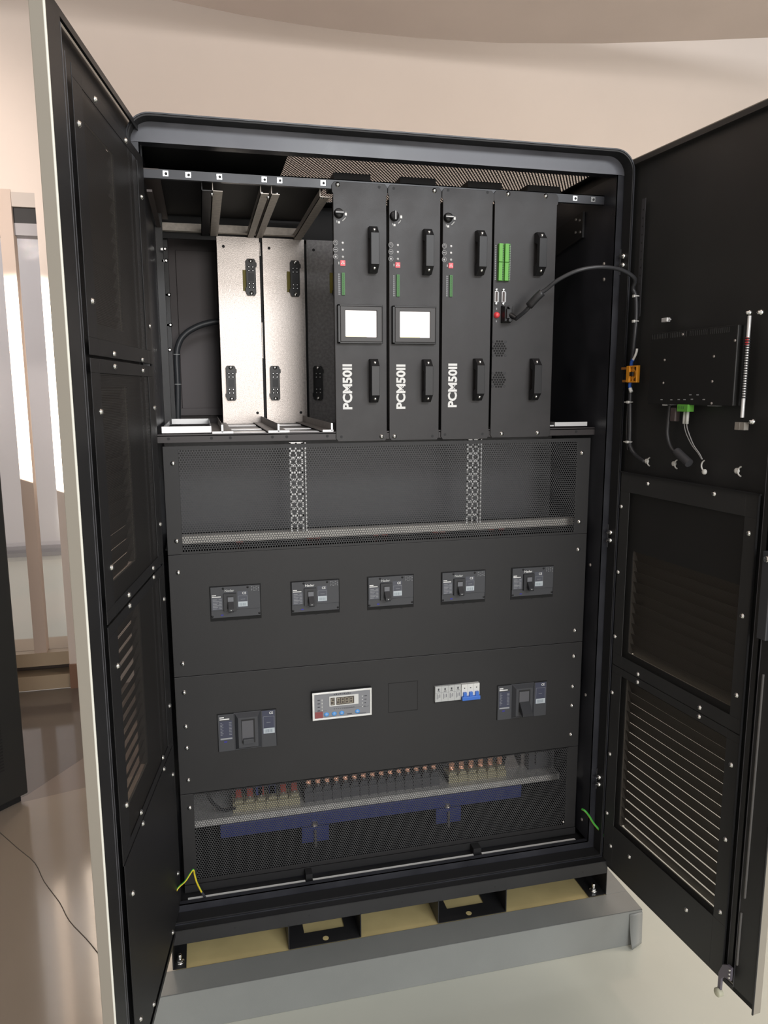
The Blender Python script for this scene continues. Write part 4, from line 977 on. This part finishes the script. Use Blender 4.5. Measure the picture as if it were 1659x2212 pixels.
b.add(v, [(0, 1, 5, 4), (1, 2, 6, 5), (2, 3, 7, 6), (3, 0, 4, 7), (4, 5, 6, 7), (3, 2, 1, 0)]); b.box(-.007, .007, -.026, -.018, -.012, .012)
for s_ in (1, -1): b.cyl((0, -.032, s_ * .0165), (0, -.004, s_ * .0165), .0042, 10)
b.cyl((.003, -.02, -.002), (.014, -.035, -.012), .0075, 14, r2=.0055)
b.build('plug', PLAS, t, bevel=.001)
# zip ties on the cable
for (u, z, l) in ((.018, 1.769, 'white zip tie where the arching cable meets the right door'), (.021, 1.708, 'white zip tie midway between the cable arch and the orange clip'), (.014, 1.508, 'white zip tie below the orange clip'), (.019, 1.407, 'lowest white zip tie on the cable along the hinge side')):
    b = MB(); b.torus((0, -.008, 0), .0062, .0014, axis='z', n=16, k=6).box(-.004, .003, -.017, -.012, -.003, .003)
    if z < 1.55: b.box(-.016, -.003, -.0145, -.0125, -.0016, .0012)
    o = b.build('zip_tie', WPL); o.location = dw(u, 0, z); o.rotation_euler = (0, 0, rzr); tag(o, l, 'zip tie', 'zip ties on the cable')
o = tube('thin_lead', [dw(.004, .006, 1.508), dw(.002, .006, 1.48), dw(.003, .006, 1.43), dw(.008, .006, 1.40), dw(.012, .006, 1.385)], .0022, CAB, n=8); tag(o, 'thin black lead beside the main cable below the orange clip', 'cable')
# orange clip with blue sleeves
t = empty('orange_connector', dw(.028, .004, 1.578), rzr); tag(t, 'small orange plastic connector with blue sleeved ends on the hinge side cable', 'connector')
b = MB(); b.frame(-.019, .019, -.021, .021, .0035, -.014, -.004); b.torus((0, -.010, 0), .011, .0018, n=18, k=6).box(-.002, .002, -.012, -.006, -.021, .021).box(-.02, -.008, -.016, -.002, -.02, .02); b.mt(1).box(-.006, .006, -.0165, -.012, -.005, .005)
b.build('clip_body', [ORA, BLKD], t, bevel=.0006)
tube('sleeve', [(-.012, -.008, .020), (-.008, -.010, .030), (-.002, -.010, .036)], .0042, BLUW, t)
tube('sleeve', [(-.012, -.008, -.020), (-.011, -.010, -.030), (-.008, -.010, -.036)], .0042, BLUW, t)
tube('tie_tail', [(-.003, -.010, .035), (.006, -.011, .045), (.011, -.011, .055), (.012, -.011, .062)], .0030, WPL, t)
tube('tie_end', [(-.009, -.010, -.035), (-.005, -.010, -.042), (-.003, -.010, -.044)], .0046, WPL, t)
b = MB(); b.box(-.052, -.02, -.008, -.006, .012, .018).box(-.046, -.024, -.008, -.006, -.02, -.014); b.build('side_wings', mat('amber', (.35, .14, .03), .4), t)

# ---- black supply cable in the left bay
t = empty('supply_cable', (-.003, .70, 1.44)); tag(t, 'thick dark supply cable bending up through the empty left bay', 'cable')
M_ = Matrix.Translation(t.location).inverted()
tube('cord', [M_ @ Vector(p) for p in ((-.005, .70, 1.33), (-.0045, .70, 1.4414), (.0, .70, 1.55), (.0009, .70, 1.65), (.012, .70, 1.695), (.033, .70, 1.722), (.065, .70, 1.742), (.10, .70, 1.755), (.14, .70, 1.762), (.2, .70, 1.765))], .0098, mat('grey_cable', (.045, .048, .052), .4), t, n=14)
for z in (1.655, 1.56): MB().torus((.0035, 0, z - 1.44), .0105, .0013, axis='z', n=20, k=6).build('tie', GPL, t)

# ---- ground wires
t = empty('ground_wire', (.0, -.07, .24)); tag(t, 'green and yellow earth wire looping from the left door to the sill', 'wire')
M_ = Matrix.Translation(t.location).inverted()
tube('lead', [M_ @ Vector(p) for p in ((-.050, -.09, .285), (-.0345, -.075, .300), (-.0172, -.075, .315), (-.004, -.075, .334), (.0032, -.075, .3435), (.0055, -.072, .338), (.0062, -.066, .325), (.0105, -.06, .298), (.0175, -.05, .270), (.0215, -.046, .2565))], .0024, YG, t, uv=True, n=10)
tube('lug', [M_ @ Vector(p) for p in ((.0208, -.047, .259), (.0245, -.042, .248), (.0285, -.036, .235))], .0033, PLAG, t, n=8)
t = empty('ground_wire', (1.1, -.08, .25)); tag(t, 'green and yellow earth wire stretched to the right door', 'wire')
M_ = Matrix.Translation(t.location).inverted()
tube('lead', [M_ @ Vector(p) for p in ((1.086, -.07, .352), (1.0909, -.08, .3508), (1.104, -.08, .334), (1.119, -.08, .3092), (1.136, -.082, .288), (1.152, -.085, .266))], .0030, YG, t, uv=True, n=10)
tube('lug', [M_ @ Vector(p) for p in ((1.150, -.085, .268), (1.158, -.09, .255), (1.164, -.095, .245))], .0036, GALD, t, n=8)

# ================================================================== CAMERA
C = Vector((.0727311, -1.867352, 1.5438317))
M = [[.9721558, -.2343129, -.0032368], [-.0411346, -.1570356, -.9867359], [.2306967, .9593942, -.1623015]]
cam = D.cameras.new('camera'); co = D.objects.new('camera', cam); COL.objects.link(co)
m3 = Matrix([[M[0][i], -M[1][i], -M[2][i]] for i in range(3)])
co.matrix_world = Matrix.Translation(C) @ m3.to_4x4()
cam.sensor_fit = 'HORIZONTAL'; cam.sensor_width = 36; cam.lens = 36 * 1620 / 1659; cam.clip_start = .02
bpy.context.scene.camera = co

# ================================================================== LIGHT
w = D.worlds.new('room_light'); bpy.context.scene.world = w; w.use_nodes = True
bg = w.node_tree.nodes['Background']; bg.inputs[0].default_value = (1.0, .965, .94, 1); bg.inputs[1].default_value = .62
def area(name, loc, target, sx, sy, power, col=(1, 1, 1)):
    l = D.lights.new(name, 'AREA'); l.shape = 'RECTANGLE'; l.size = sx; l.size_y = sy; l.energy = power; l.color = col
    o = D.objects.new(name, l); COL.objects.link(o); o.location = loc
    o.rotation_euler = (Vector(target) - Vector(loc)).to_track_quat('-Z', 'Y').to_euler(); return o
area('window_light', (1.15, -7.2, 1.85), (.3, 0, 1.5), 1.5, 1.5, 125, (1, .96, .92))
s2 = D.lights.new('wall_glow_fill', 'SPOT'); s2.energy = 520; s2.spot_size = R(24); s2.spot_blend = 1; s2.shadow_soft_size = .1; s2.color = (1, .88, .80)  # added soft spot, brightens the upper left wall
o2 = D.objects.new('wall_glow_fill', s2); COL.objects.link(o2); o2.location = (-1.5, -2.0, 2.9); o2.rotation_euler = (Vector((-1.1, 2.15, 2.45)) - Vector(o2.location)).to_track_quat('-Z', 'Y').to_euler()
area('corridor_light', (-2.2, 4.2, 3.2), (-1.6, 4.2, 0), 2.2, 2.2, 16, (1, .99, 1))
area('high_window_light', (2.3, -7.0, 4.6), (.6, 0, 2.0), 4.5, 1.3, 260, (.93, .96, 1))
area('side_warm_fill', (4.2, -.6, 1.9), (1.9, -.1, 0), 1.2, 1.6, 60, (1, .86, .74))  # added unseen warm light to brighten the floor at the right
area('wall_wash_fill', (.8, -.9, 3.05), (1.0, 2.15, 3.0), 3.5, .3, 15, (1, .93, .88))  # added unseen light, lifts the dark band of wall under the ceiling
sp = D.lights.new('sun_patch', 'SPOT'); sp.energy = 9000; sp.spot_size = R(13.5); sp.spot_blend = .25; sp.shadow_soft_size = .03; sp.color = (1, .93, .82)
so = D.objects.new('sun_patch', sp); COL.objects.link(so); so.location = (-1.3, -2.5, 3.0); so.rotation_euler = (Vector((-.72, 2.15, 1.5)) - Vector(so.location)).to_track_quat('-Z', 'Y').to_euler()
sc = bpy.context.scene; sc.view_settings.view_transform = 'Standard'; sc.view_settings.look = 'None'
